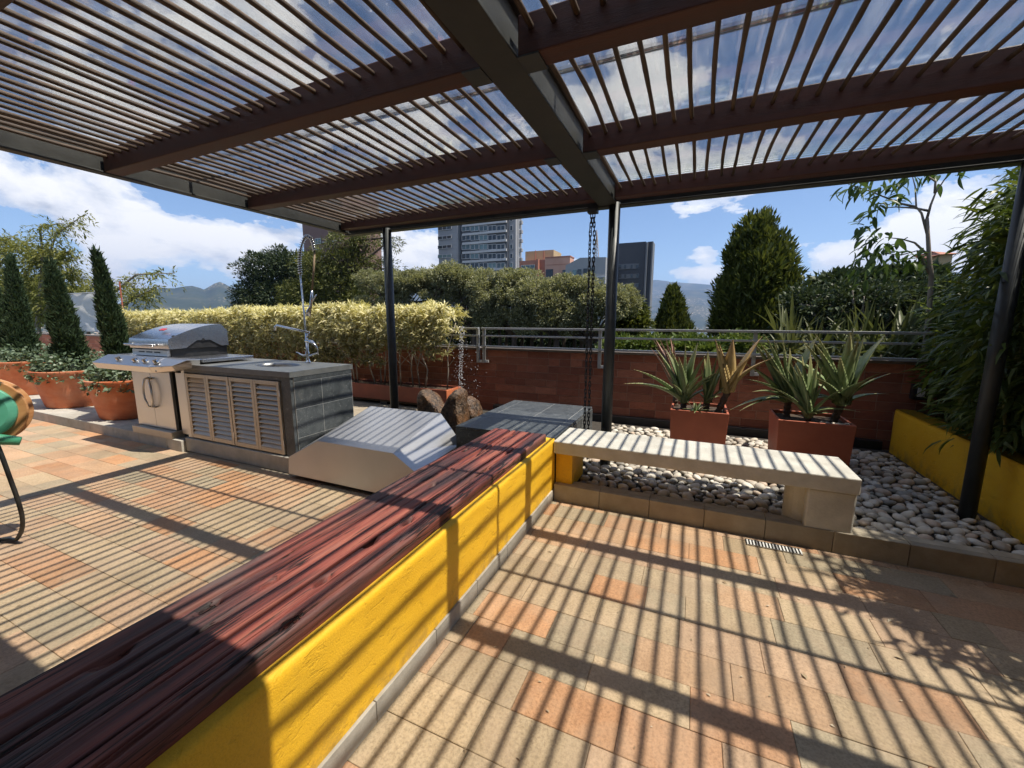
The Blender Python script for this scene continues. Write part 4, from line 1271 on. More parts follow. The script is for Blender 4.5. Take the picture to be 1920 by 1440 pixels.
for _ in range(8): hs2[1:-1] = (hs2[:-2] + 2 * hs2[1:-1] + hs2[2:]) / 4
hs2[:, 2] = np.maximum(hs2[:, 2], .017)
MB().tube(hs2, .0125, 10).build('hose', M['rubber'], hr, smooth=True)
# ================================================================== POTS AND PLANTED THINGS ON THE TERRACE
def pot(name, label, X, Y, r0, r1, h, group):
    t = thing(name, label, 'pot', (X, Y, PZ), group)
    pf = [(r0 * .96, 0), (r0, .015), (r0 + (r1 - r0) * .5, h * .5), (r1 - .006, h - .06), (r1 + .004, h - .05), (r1 + .006, h - .005), (r1, h), (r1 - .03, h), (r1 - .045, h - .08)]
    o = MB().lathe((X, Y, PZ + .005), pf, 48).build('body', M['terracotta'], t, smooth=True)
    e = o.modifiers.new('e', 'EDGE_SPLIT'); e.split_angle = math.radians(50)
    MB().lathe((X, Y, PZ + h - .09), [(.001, .03), (r1 * .6, .02), (r1 - .04, .0)], 30, False, False).build('soil', M['soil'], t, smooth=True)
    return t


def conifer(name, label, X, Y, z0, h, rad, n, mat, group=None, lean=(0, 0), spray=.15, cat='conifer', irregular=.25, wl=.34):
    t = thing(name, label, cat, (X, Y, z0), group)
    MB().tube([(X, Y, z0 - .05), (X + lean[0] * .5, Y + lean[1] * .5, z0 + h * .5), (X + lean[0], Y + lean[1], z0 + h * .93)], [rad * .10, rad * .07, .006], 8).build('trunk', M['bark'], t, smooth=True)
    tt = 1 - RNG.uniform(0, 1, n) ** .62
    az = RNG.uniform(0, 2 * math.pi, n)
    pr = np.minimum(1, .62 + tt * 3.5) * (1 - tt) ** .8 + .03
    lump = 1 + irregular * 2 * (fbm(np.stack([np.cos(az) * 1.6, np.sin(az) * 1.6, tt * h * 1.8 / rad * .6], -1) + X, 3, 5) - .5)
    rr = rad * pr * lump * RNG.uniform(.35, 1.0, n) ** .45
    pos = np.stack([X + lean[0] * tt + rr * np.cos(az), Y + lean[1] * tt + rr * np.sin(az), z0 + .06 * h + tt * h * .93], -1)
    d = np.stack([np.cos(az) * .55, np.sin(az) * .55, np.full(n, .9)], -1) + RNG.normal(0, .3, (n, 3))
    nh = np.stack([np.cos(az), np.sin(az), RNG.normal(0, .5, n)], -1) + RNG.normal(0, .5, (n, 3))
    s = spray * RNG.uniform(.6, 1.3, n)
    sc = np.stack([s * wl, s, s], -1)
    obj('foliage', scatter('foliage', LEAF_V, LEAF_F, pos, frames(d, nh), sc, mat), t)
    return t


def trailing(name, label, X, Y, r, z, n, group):
    t = thing(name, label, 'plant', (X, Y, z), group)
    a = RNG.uniform(0, 2 * math.pi, n); q = r * RNG.uniform(.1, 1.08, n) ** .5
    drop = np.where(q > r * .93, -RNG.uniform(0, .16, n), RNG.uniform(-.02, .36, n) * (1.15 - .8 * q / r))
    pos = np.stack([X + q * np.cos(a), Y + q * np.sin(a), z + .03 + drop], -1)
    d = np.stack([np.cos(a), np.sin(a), RNG.normal(.2, .5, n)], -1) + RNG.normal(0, .6, (n, 3))
    nh = RNG.normal(0, .6, (n, 3)) + np.array([0, 0, 1.0])
    s = RNG.uniform(.035, .075, n)
    obj('foliage', scatter('foliage', LEAF_V, LEAF_F, pos, frames(d, nh), np.stack([s * .85, s, s], -1), M['l_ivy']), t)
    mb = MB()
    for i in range(9):
        an = random.uniform(0, 6.28); mb.tube([(X, Y, z - .03), (X + .6 * r * math.cos(an), Y + .6 * r * math.sin(an), z + .06), (X + r * math.cos(an), Y + r * math.sin(an), z + .02), (X + (r + .05) * math.cos(an), Y + (r + .05) * math.sin(an), z - random.uniform(.05, .18))], .004, 5)
    mb.build('stems', M['rope'], t)
    return t


POTS = [(-7.62, 3.22, .42, .52, .565, 'grill'), (-9.42, 3.26, .43, .545, .60, 'second'), (-11.75, 3.45, .48, .62, .64, 'third'), (-14.6, 3.6, .5, .64, .66, 'x')]
desc = ['nearest the gas grill', 'second from the grill', 'cut by the left edge', 'farthest from the grill']
for i, (X, Y, r0, r1, h, _) in enumerate(POTS[:3]):
    pot('terracotta_pot', 'large round terracotta pot ' + desc[i], X, Y, r0, r1, h, 'terracotta pots on the platform')
    trailing('trailing_plant', 'silvery trailing ground cover spilling from the pot ' + desc[i], X, Y, r1 * .98, PZ + h - .03, 1900, 'ground cover in the pots')
G = 'potted cypresses'
def con_at(u, vtop, X, Y, z0, rad, n, label, lean=(0, 0)):
    # height from the pixel row of the tip at the distance of the pot
    d = math.hypot(X, Y)
    r = ray(u, vtop); k = d / math.hypot(r[0], r[1])
    h = H_CAM + r[2] * k - z0
    tip = np.array([0, 0, H_CAM]) + r * k
    return conifer('cypress', label, X, Y, z0, h, rad, n, M['l_cypress'], G, (tip[0] - X, tip[1] - Y), .10, irregular=.75, wl=.2)
con_at(178, 466, POTS[0][0] - .25, POTS[0][1], PZ + .5, .135, 8000, 'slender dark cypress leaning left in the pot nearest the grill')
con_at(92, 488, POTS[1][0] - .1, POTS[1][1], PZ + .55, .19, 9000, 'fuller dark cypress in the second pot from the grill')
con_at(18, 478, POTS[2][0] - .35, POTS[2][1], PZ + .55, .20, 9000, 'tall pointed cypress in the pot at the left edge')
con_at(-8, 540, -13.0, 3.4, PZ, .26, 7000, 'dark cypress cut off by the left edge of the picture')

# ---- yellow hedge in a long low planter
hp_ = thing('hedge_planter', 'long low terracotta planter trough under the yellow hedge', 'planter', (-6, 5.4, PZ))
def trough(x0, x1, y0, y1, z0, z1, th=.03):
    mb = MB()
    mb.box(x0, x1, y0, y0 + th, z0, z1).box(x0, x1, y1 - th, y1, z0, z1).box(x0, x0 + th, y0 + th, y1 - th, z0, z1).box(x1 - th, x1, y0 + th, y1 - th, z0, z1)
    return mb
MB().box(-3.4595, -3.445, 5.272, 5.698, PZ + .092, .468).build('lit_end_panel', M['terracotta'], hp_, bevel=.003)  # added thin panel, its brighter terracotta stands in for sunlight on the end
trough(-13.2, -3.46, 5.27, 5.70, PZ + .09, .47).build('trough', M['trough'], hp_, bevel=.006)
MB().box(-13.1, -3.5, 5.31, 5.66, PZ + .05, .435).build('soil', M['soil'], hp_)
for i in range(9):
    MB().box(-13 + i * 1.17, -12.85 + i * 1.17, 5.31, 5.64, PZ - .01, PZ + .0495).build('foot', M['black'], hp_)


def hedge_plant(X, half, label, n, grp, ztop=1.74, zlow=.86, thick=.33, yc=5.47, droop=False):
    t = thing('hedge_shrub', label, 'shrub', (X, yc, .45), grp)
    for i in range(5):
        xa = X + random.uniform(-half, half) * .8; ya = yc + random.uniform(-.1, .1)
        xm = xa + random.uniform(-.12, .12)
        MB().tube([(xa, ya, .42), (xm, ya + random.uniform(-.05, .05), .75), (xm + random.uniform(-.12, .12), ya, 1.05), (xm + random.uniform(-.2, .2), ya + random.uniform(-.1, .1), 1.5)], [.013, .011, .009, .006], 6).build('stem', M['bark_grey'], t, smooth=True)
        for _ in range(2):
            MB().tube([(xm, ya, .80), (xm + random.uniform(-.3, .3), ya - random.uniform(0, .2), 1.05)], [.007, .004], 5).build('twig', M['bark_grey'], t)
    # rosettes of pointed leaves, dense near the clipped outside
    nr = n
    side = RNG.uniform(0, 1, nr)
    xx = X + RNG.uniform(-1, 1, nr) * (half + .05)
    zz = zlow + (ztop - zlow) * RNG.uniform(0, 1, nr) ** .7
    yy = yc + np.where(side < .62, -thick * RNG.uniform(.6, 1.0, nr), thick * RNG.uniform(-.8, 1, nr))
    topm = side > .78
    zz = np.where(topm, ztop - RNG.uniform(0, .10, nr), zz)
    lump = (fbm(np.stack([xx * 2.0, yy * 2.0, zz * 2.0], -1), 3, 31) - .5)
    zz = zz + lump * .36; yy = yy + lump * .14
    thin = np.clip((zz - (zlow - .15)) / .35, 0.15, 1)
    keep = RNG.uniform(0, 1, nr) < thin
    pos = np.stack([xx, yy, zz], -1)[keep]
    m = 13
    ax = unit(np.stack([RNG.normal(0, .45, len(pos)), np.clip((pos[:, 1] - yc) / thick, -1, 1) * .7, RNG.uniform(.25, 1.0, len(pos))], -1))
    P = np.repeat(pos, m, 0); A = np.repeat(ax, m, 0)
    d = unit(A * RNG.uniform(.2, .9, (len(P), 1)) + unit(RNG.normal(size=(len(P), 3))) * .95)
    P = P + d * .012
    L = RNG.uniform(.06, .12, len(P))
    sc = np.stack([L * .19, L, L * 1.6], -1)
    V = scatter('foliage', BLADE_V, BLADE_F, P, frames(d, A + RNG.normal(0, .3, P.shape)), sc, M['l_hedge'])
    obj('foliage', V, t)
    return t
gx = -12.6
HG = 'yellow variegated hedge shrubs'
while gx < -4.6:
    far = gx < -9
    hedge_plant(gx, .55, 'yellow variegated shrub in the clipped hedge, one of the row in the long planter', 320 if far else 560, HG, ztop=1.70 + .004 * (gx + 12), zlow=.74 if gx < -5.0 else .84)
    gx += 1.05
hedge_plant(-4.05, .62, 'yellow variegated shrub at the right end of the hedge with bare pale stems', 560, HG, ztop=1.74, zlow=1.0)

# ---- fountain stones with a water jet
import bmesh as _bm
def stone(label, prof, Y, dep, seed):
    """angular standing stone: outline (pixels at plane Y) extruded, tapered to the back, then roughened"""
    pf = [ony(u, v, Y) for u, v in prof]
    cx_ = np.mean([p[0] for p in pf]); cz_ = np.mean([p[2] for p in pf])
    bm = _bm.new(); rings = []
    for k, (dy, sc) in enumerate(((-dep, .80), (-dep * .55, .97), (dep * .3, 1.0), (dep, .72))):
        rings.append([bm.verts.new((cx_ + (p[0] - cx_) * sc, Y + dy, max(.05, cz_ + (p[2] - cz_) * (sc if p[2] > cz_ else 1)))) for p in pf])
    n_ = len(pf)
    bm.faces.new(rings[0]); bm.faces.new(rings[-1][::-1])
    for r0, r1 in zip(rings[:-1], rings[1:]):
        for i in range(n_): bm.faces.new((r0[i], r1[i], r1[(i + 1) % n_], r0[(i + 1) % n_]))
    _bm.ops.triangulate(bm, faces=bm.faces[:])
    for _ in range(3):
        _bm.ops.subdivide_edges(bm, edges=[e for e in bm.edges if e.calc_length() > .028], cuts=1)
        _bm.ops.triangulate(bm, faces=bm.faces[:])
    for _ in range(2): _bm.ops.smooth_vert(bm, verts=bm.verts[:], factor=.4, use_axis_x=True, use_axis_y=True, use_axis_z=True)
    _bm.ops.recalc_face_normals(bm, faces=bm.faces[:])
    bm.normal_update()
    V = np.array([v.co[:] for v in bm.verts]); N = np.array([v.normal[:] for v in bm.verts])
    V = V + N * ((fbm(V * 9 + seed, 4, seed) - .5) * .05 + (fbm(V * 45 + seed, 3, seed + 3) - .5) * .014)[:, None]
    for v, c_ in zip(bm.verts, V): v.co = c_
    me = bpy.data.meshes.new('fountain_stone'); bm.to_mesh(me); bm.free(); me.materials.append(M['rock'])
    me.polygons.foreach_set('use_smooth', [True] * len(me.polygons))
    o = obj('fountain_stone', me)
    return tag(o, label, 'rock', 'fountain stones')
s2 = ony(850, 780, 4.10)
stone('brown fountain stone on the left, leaning wedge with pale top', [(791, 745), (792, 733), (797, 729), (806, 731), (818, 746), (833, 766), (841, 785), (843, 830), (790, 830)], 4.30, .14, 4)
stone('middle rust brown fountain stone, tall wedge pointing right', [(824, 800), (834, 768), (848, 745), (857, 731), (863, 727), (869, 732), (873, 770), (878, 835), (822, 835)], 4.12, .15, 9)
stone('rounded dark fountain stone on the right beside the slate block', [(866, 760), (868, 744), (880, 742), (891, 750), (898, 768), (902, 800), (902, 830), (866, 830)], 4.45, .16, 14)
wj = thing('water_jet', 'thin jet of white water drops rising above the fountain stones', 'water', (s2[0], 4.2, .7))
m, T = new_mat('water_drop')
b = T.n('ShaderNodeBsdfPrincipled', Base_Color=(.92, .94, .96, 1), Roughness=.12)
b.inputs['Transmission Weight'].default_value = .35; b.inputs['IOR'].default_value = 1.33
M['water'] = finish(m, T, b.outputs[0])
jb = ony(863, 735, 4.2); jt = ony(866, 612, 4.2)
Vp, Fp = PB[0]
P_, s_ = [], []
for i in range(300):
    t = random.random(); c = jb * (1 - t) + jt * t
    sx = random.choice((-.018, .012)) if t < .8 else random.uniform(-.03, .03)
    P_.append((c[0] + sx + random.gauss(0, .004), 4.2 + random.gauss(0, .01), c[2])); s_.append(random.uniform(.0025, .005))
for i in range(110):
    u = random.gauss(872, 14); v = random.uniform(640, 765)
    if u < 845: continue
    c = ony(u, v, 4.2); P_.append((c[0], 4.2 + random.uniform(-.1, .1), c[2])); s_.append(random.uniform(.0018, .0045))
sc = np.array(s_)[:, None] * np.array([[1, 1, 2.6]])
o = obj('drops', scatter('drops', Vp, Fp, np.array(P_), np.repeat(np.eye(3)[None], len(P_), 0), sc, M['water'], smooth=True), wj)
o['kind'] = 'stuff'

# ---- aloes in two red box planters
def aloe_leaf(L, w, curve, seed, teeth=True):
    k = 10; rs = random.Random(seed)
    V, F = [], []
    for i in range(k):
        t = i / (k - 1); wd = w * (1 - t ** 1.6) * (1 - .25 * (1 - t) ** 3) + .0012
        y = L * (t - .10 * curve * t * t); z = -curve * L * t * t * .55
        thk = wd * .42
        for a, b in ((-1, .38), (-.5, .05), (0, -.06), (.5, .05), (1, .38), (.55, -.45), (0, -.75), (-.55, -.45)):
            V.append((a * wd * .5, y, z + b * thk))
    for i in range(k - 1):
        for j in range(8):
            F.append((i * 8 + j, i * 8 + (j + 1) % 8, (i + 1) * 8 + (j + 1) % 8, (i + 1) * 8 + j))
    if teeth:
        for i in range(k - 1):
            for h in (.2, .7):
                for j in (0, 4):
                    a = np.array(V[i * 8 + j]) * (1 - h) + np.array(V[(i + 1) * 8 + j]) * h
                    b = np.array(V[i * 8 + j]) * (.82 - h) + np.array(V[(i + 1) * 8 + j]) * (h + .18)
                    sgn = -1 if j == 0 else 1
                    st = len(V)
                    V += [tuple(a), tuple(b), tuple((a + b) / 2 + np.array([sgn * .006, .004, .001])), tuple((a + b) / 2 + np.array([0, 0, .003]))]
                    F += [(st, st + 1, st + 2), (st, st + 3, st + 2)]
    me = bpy.data.meshes.new('leaf'); me.from_pydata(V, [], F)
    me.polygons.foreach_set('use_smooth', [len(f.vertices) == 4 for f in me.polygons]); me.update()
    return me
def aloe_mat(name, a, b, tipc):
    m, T = new_mat(name)
    g = T.n('ShaderNodeNewGeometry'); oc = T.n('ShaderNodeTexCoord').outputs['Object']
    n = T.n('ShaderNodeTexNoise', Vector=T.vmath('MULTIPLY', oc, (60, 6, 60)), Scale=1.0, Detail=4.0).outputs[0]
    col = T.ramp(n, [(.3, a), (.7, b)])
    y = T.n('ShaderNodeSeparateXYZ', Vector=oc).outputs[1]
    col = T.mix(T.ramp(y, [(.62, 0.0), (1.0, .8)]), col, tipc)
    rd = T.n('ShaderNodeObjectInfo').outputs['Random']
    col = T.n('ShaderNodeHueSaturation', Color=col, Value=T.math('ADD', T.math('MULTIPLY', rd, .5), .75)).outputs[0]
    bs = T.n('ShaderNodeBsdfPrincipled', Base_Color=col, Roughness=.38)
    bs.inputs['Subsurface Weight'].default_value = 0.0
    tl = T.n('ShaderNodeBsdfTranslucent', Color=col)
    mx = T.n('ShaderNodeMixShader', i0=.15, i1=bs.outputs[0], i2=tl.outputs[0])
    return finish(m, T, mx.outputs[0])
M['aloe'] = aloe_mat('aloe_leaf', (.15, .215, .085), (.27, .33, .16), (.40, .33, .16))
M['aloe_dry'] = aloe_mat('dry_aloe_leaf', (.38, .27, .10), (.56, .42, .20), (.52, .33, .18))
M['aloe_pink'] = aloe_mat('withered_aloe_leaf', (.22, .13, .09), (.36, .23, .17), (.42, .24, .19))
AL = {}
def get_leaf(kind, k):
    if (kind, k) not in AL:
        me = aloe_leaf(1.0, .125 if k < 4 else .10, (.05, .22, .42, .65, .9)[k % 5], k)
        me.materials.append(M[kind]); AL[(kind, k)] = me
    return AL[(kind, k)]
def aloe(label, base, tips, kind='aloe', trunk=0.0, trunk_lean=(0, 0), extra=0, size=.45, fat=1.0):
    """tips: list of leaf tip offsets (dx, dy, dz) from the crown"""
    cr = np.array(base) + np.array([trunk_lean[0], trunk_lean[1], trunk])
    t = thing('aloe', label, 'aloe', tuple(base), 'aloes in the red planters')
    if trunk > .02:
        a = np.array(base) - np.array([0, 0, .03]); mb = MB()
        ptsr = [a + (cr - a) * q for q in np.linspace(0, 1.05, 9)]
        mb.tube(ptsr, [.028 + .008 * (i % 2) for i in range(9)], 9).build('stalk', M['bark'], t)
    for i in range(extra):
        an = random.uniform(0, 6.28); e = random.uniform(.15, 1.15); L = size * random.uniform(.6, 1.0)
        tips = tips + [(L * math.cos(an) * math.cos(e), L * math.sin(an) * math.cos(e), L * math.sin(e))]
    for tp in tips:
        d = np.array(tp, float); L = np.linalg.norm(d); d = d / L
        flat = math.sqrt(max(0, 1 - d[2] ** 2))
        k = min(4, int(flat * 4.9 * random.uniform(.7, 1.0)))
        me = get_leaf(kind, k)
        o = obj('leaf', me, t, tuple(cr + np.array([random.gauss(0, .008), random.gauss(0, .008), random.gauss(0, .006)])))
        # leaf grows up first and bends over
        up_ = np.array([0, 0, 1.0])
        c = (.05, .22, .42, .65, .9)[k]
        z = up_ - d * d.dot(up_); z = z / (np.linalg.norm(z) + 1e-6)
        ang = c * .45
        y2 = d * math.cos(ang) + z * math.sin(ang); z2 = z * math.cos(ang) - d * math.sin(ang)
        x2 = np.cross(y2, z2)
        mt = Matrix.Identity(3)
        for r_ in range(3): mt[r_][0], mt[r_][1], mt[r_][2] = x2[r_], y2[r_], z2[r_]
        o.rotation_euler = mt.to_euler(); o.scale = (L * random.uniform(.9, 1.2) * fat * 1.75, L * 1.04, L * fat * 1.4)
    return t
def box_planter(label, x0, x1, y0, y1, z1, taper=.02):
    t = thing('box_planter', label, 'planter', ((x0 + x1) / 2, (y0 + y1) / 2, .1), 'red box planters in the pebble bed')
    mb = MB()
    o = [(x0 + taper, y0 + taper, .09), (x1 - taper, y0 + taper, .09), (x1 - taper, y1 - taper, .09), (x0 + taper, y1 - taper, .09), (x0, y0, z1), (x1, y0, z1), (x1, y1, z1), (x0, y1, z1)]
    w = .022
    i_ = [(x0 + w, y0 + w, z1), (x1 - w, y0 + w, z1), (x1 - w, y1 - w, z1), (x0 + w, y1 - w, z1), (x0 + w, y0 + w, z1 - .08), (x1 - w, y0 + w, z1 - .08), (x1 - w, y1 - w, z1 - .08), (x0 + w, y1 - w, z1 - .08)]
    fs = [(3, 2, 1, 0), (0, 1, 5, 4), (1, 2, 6, 5), (2, 3, 7, 6), (3, 0, 4, 7)] + [(4 + a, 4 + (a + 1) % 4, 8 + (a + 1) % 4, 8 + a) for a in range(4)] + [(8 + a, 8 + (a + 1) % 4, 12 + (a + 1) % 4, 12 + a) for a in range(4)]
    mb.add(o + i_, fs).build('box', M['planter_red'], t, bevel=.004)
    MB().box(x0 + w + .001, x1 - w - .001, y0 + w + .001, y1 - w - .001, z1 - .12, z1 - .035).build('soil', M['soil'], t)
    return t
b1 = box_planter('square red planter behind the bench, nearer the middle post', -.185, .378, 4.62, 5.15, .60)
b2 = box_planter('wide red planter behind the bench with pebbles on its soil, nearer the bamboo', .80, 1.41, 4.58, 5.12, .595)
def tip(crown, u, v, y):
    return tuple(ony(u, v, y) - np.array(crown))
c = (-.06, 4.80, .66)
aloe('broad green aloe with upright leaves at the left of the square planter', (c[0], c[1], .58),
     [tip(c, 1193, 700, 4.6), tip(c, 1205, 683, 4.65), tip(c, 1240, 650, 4.8), tip(c, 1255, 655, 4.9), tip(c, 1264, 650, 4.75), tip(c, 1287, 648, 4.8), tip(c, 1308, 645, 4.85), tip(c, 1320, 658, 4.75), tip(c, 1335, 690, 4.7), tip(c, 1300, 655, 5.0), tip(c, 1275, 668, 4.6)], trunk=.08, fat=1.15, extra=7, size=.42)
c = (.17, 4.85, .66)
aloe('smaller green aloe in the middle of the square planter', (c[0], c[1], .58),
     [tip(c, 1327, 660, 4.9), tip(c, 1346, 662, 4.85), tip(c, 1322, 672, 4.9), tip(c, 1352, 675, 4.8), tip(c, 1365, 665, 4.9), tip(c, 1316, 690, 4.8), tip(c, 1366, 710, 4.8)], trunk=.08, extra=8, size=.26)
c = (.36, 4.82, .80)
aloe('dry tan aloe on a leaning dark stalk at the right of the square planter', (.27, 4.80, .57),
     [tip(c, 1347, 635, 4.8), tip(c, 1352, 650, 4.75), tip(c, 1374, 640, 4.85), tip(c, 1375, 638, 4.75), tip(c, 1408, 630, 4.85), tip(c, 1425, 663, 4.8), tip(c, 1400, 665, 4.75), tip(c, 1366, 660, 4.8)], 'aloe_dry', trunk=.23, trunk_lean=(.09, .02), fat=1.35)
c = (-.15, 5.02, .74)
aloe('withered pinkish aloe behind the left of the square planter', (c[0], c[1], .58),
     [tip(c, 1233, 640, 5.0), tip(c, 1238, 637, 5.05), tip(c, 1245, 634, 5.0), tip(c, 1251, 636, 5.0), tip(c, 1256, 636, 5.05), tip(c, 1228, 650, 5.0), tip(c, 1262, 642, 5.0)], 'aloe_pink', trunk=.16)
aloe('low cluster of small yellowish aloe pups in the square planter', (.07, 4.68, .58), [], extra=16, size=.16)
c = (1.06, 4.72, .62)
aloe('green aloe at the front of the wide planter', (c[0], c[1], .57),
     [tip(c, 1478, 690, 4.75), tip(c, 1488, 680, 4.7), tip(c, 1493, 678, 4.65), tip(c, 1505, 672, 4.8), tip(c, 1520, 665, 4.75), tip(c, 1530, 678, 4.7), tip(c, 1540, 690, 4.75), tip(c, 1552, 703, 4.7), tip(c, 1455, 715, 4.6), tip(c, 1462, 683, 4.7), tip(c, 1470, 735, 4.6), tip(c, 1598, 763, 4.6), tip(c, 1580, 720, 4.6)], trunk=.05, extra=6, size=.25, fat=.9)
c = (1.36, 4.88, .74)
aloe('tall green aloe on a stalk at the right of the wide planter', (1.30, 4.85, .57),
     [tip(c, 1525, 635, 4.85), tip(c, 1545, 623, 4.9), tip(c, 1542, 642, 4.8), tip(c, 1595, 627, 4.85), tip(c, 1600, 620, 4.95), tip(c, 1620, 632, 4.9), tip(c, 1645, 630, 4.95), tip(c, 1653, 692, 4.85), tip(c, 1580, 668, 4.75), tip(c, 1610, 640, 4.8), tip(c, 1500, 655, 5.0), tip(c, 1545, 695, 4.65)], trunk=.17, trunk_lean=(.05, .02), fat=1.2, extra=7, size=.5)
c = (.90, 4.98, .72)
aloe('green aloe at the left rear of the wide planter', (.93, 4.95, .57),
     [tip(c, 1416, 632, 4.95), tip(c, 1437, 627, 5.0), tip(c, 1448, 640, 5.0), tip(c, 1403, 668, 4.9), tip(c, 1405, 698, 4.85), tip(c, 1460, 640, 5.0), tip(c, 1475, 655, 5.0), tip(c, 1430, 645, 4.9), tip(c, 1395, 745, 4.8), tip(c, 1384, 740, 4.8), tip(c, 1515, 630, 5.1)], trunk=.15, fat=1.1, extra=8, size=.5)
for i in range(6):
    k = random.randrange(8)
    o = obj('pebble', np_mesh('pebble', PB[k][0], PB[k][1], M['peb'][random.choice([0, 1, 4])], smooth=True), b2, (1.18 + i * .035 + random.uniform(-.01, .01), 4.65 + random.uniform(0, .07), .585))
    o.scale = (.024,) * 3

# ---- dry leaf scraps and petals on the floor
n = 240
lx = np.where(RNG.uniform(0, 1, n) < .55, RNG.uniform(-.98, 2.0, n), RNG.uniform(-6.5, -1.7, n)); ly = np.where(lx > -1.0, RNG.uniform(.5, 3.2, n), RNG.uniform(.5, 2.6, n))
aa = RNG.uniform(0, 6.28, n)
D_ = np.stack([np.cos(aa), np.sin(aa), RNG.normal(0, .1, n)], -1)
sz = RNG.uniform(.008, .024, n) * np.where(RNG.uniform(0, 1, n) < .12, 1.8, 1.0)
M['litter'] = leafmat('dry_scraps', [(.1, (.20, .13, .07)), (.5, (.45, .36, .24)), (1, (.62, .56, .45))], .1, .7)
lo_ = obj('leaf_litter', scatter('leaf_litter', LEAF_V, LEAF_F, np.stack([lx, ly, np.full(n, .005)], -1), frames(D_, np.array([[0, 0, 1.0]]) + RNG.normal(0, .2, (n, 3))), np.stack([sz * .4, sz, sz], -1), M['litter']))
tag(lo_, 'small dry leaf scraps scattered on the floor tiles', 'leaf litter', kind='stuff')
# ================================================================== PLANTS BEYOND THE TERRACE
GZ = -7.0


def limb(mb, pts, r0, r1, n=7):
    k = len(pts)
    mb.tube(pts, [r0 + (r1 - r0) * i / (k - 1) for i in range(k)], n)


def crown_tree(name, label, base, lobes, n_cl, per, leaf, mat, trunk_r=.22, cl_r=.45, group=None, cat='tree', flat=.6, branches=7, trunk_top=None,
               wl=.5, outer=.45, up=.35, tv=LEAF_V, tf=LEAF_F, bark='bark'):
    """lobes: ellipsoids (cx,cy,cz,rx,ry,rz) in world; leaf clumps spread through the volume, denser to the outside"""
    base = np.array(base, float)
    t = thing(name, label, cat, tuple(base), group)
    L = np.array(lobes, float)
    vol = L[:, 3] * L[:, 4] * L[:, 5]; pick = RNG.choice(len(L), n_cl, p=vol / vol.sum())
    d = rdir(n_cl)
    rad = RNG.uniform(outer ** 3, 1, n_cl) ** (1 / 3)
    bump = 1 + .35 * (fbm(d * 2.1 + pick[:, None] * 3.3, 3, 8) - .5) * 2
    C = L[pick, :3] + d * L[pick, 3:] * (rad * bump)[:, None]
    c0 = L[:, :3].mean(0)
    mbt = MB()
    tz = trunk_top if trunk_top is not None else (c0[2])
    mid = (base + np.array([c0[0], c0[1], tz])) / 2 + np.array([random.uniform(-.2, .2), random.uniform(-.2, .2), 0])
    limb(mbt, [base, mid, (c0[0], c0[1], tz)], trunk_r, trunk_r * .55, 9)
    mbt.build('trunk', M[bark], t, smooth=True)
    mbb = MB()
    for i in range(branches):
        j = RNG.integers(len(L)); e = L[j, :3] + rdir(1)[0] * L[j, 3:] * .8
        s = np.array([c0[0], c0[1], tz]) * .75 + mid * .25 if i % 2 else np.array([c0[0], c0[1], tz])
        m_ = (s + e) / 2 + RNG.normal(0, .12, 3) * L[j, 3]
        limb(mbb, [s, m_, e], trunk_r * .4, trunk_r * .07, 6)
    if branches: mbb.build('branches', M[bark], t, smooth=True)
    P = np.repeat(C, per, 0)
    o = rdir(len(P), .25)
    P = P + o * np.array([1, 1, flat]) * cl_r * RNG.uniform(.2, 1, (len(P), 1)) ** .5
    dr = unit(o + np.repeat(d, per, 0) * .6 + RNG.normal(0, .5, P.shape) + np.array([0, 0, up]))
    nh = RNG.normal(0, .6, P.shape) + np.array([0, 0, 1.0])
    s = leaf * RNG.uniform(.6, 1.3, len(P))
    obj('crown', scatter('crown', tv, tf, P, frames(dr, nh), np.stack([s * wl, s, s], -1), mat), t)
    return t


def lobes_px(Y, items, dy=0.0):
    """(u, v, rx_px, rz_px, ry m) at plane Y -> lobes"""
    r = []
    for u, v, ru, rv, ry in items:
        yy = Y + dy * random.uniform(-1, 1)
        c = ony(u, v, yy); e = ony(u + ru, v, yy); f_ = ony(u, v - rv, yy)
        r.append((c[0], c[1], c[2], abs(e[0] - c[0]), ry, abs(f_[2] - c[2])))
    return r


# --- row of flat-topped clipped trees behind the railing
CY = 13.0
tops = [(745, 512), (820, 508), (900, 505), (975, 512), (1045, 522), (1105, 536)]
for i, (u, v) in enumerate(tops):
    top = ony(u, v, CY); low = ony(u, 622, CY)
    cz = (top[2] + low[2]) / 2
    hz_ = (top[2] - low[2]) * .5
    lob = []
    for k in range(13):
        lob.append((top[0] + random.uniform(-1.15, 1.15), CY + random.uniform(-1.0, .7), top[2] - random.uniform(.28, .62), random.uniform(.32, .52), random.uniform(.35, .5), random.uniform(.26, .38)))
    for k in range(9):
        lob.append((top[0] + random.uniform(-1.1, 1.1), CY - .8 + random.uniform(-.3, .3), cz - hz_ * random.uniform(-.15, .75), random.uniform(.26, .42), .34, random.uniform(.2, .32)))
    where = ['left end of the row, behind the left pergola post', 'second from the left in the row, below the grey tower', 'third from the left in the row, below the grey tower', 'fourth from the left in the row, below the brick building', 'fifth from the left in the row', 'right end of the row, behind the rain chain'][i]
    crown_tree('clipped_tree', 'dense flat topped clipped tree, ' + where, (top[0], CY, GZ), lob, 620, 64, .078, M['l_clip'], .14, .16, 'row of clipped trees behind the railing', branches=30, trunk_top=cz, wl=.5, outer=.85, flat=.8)

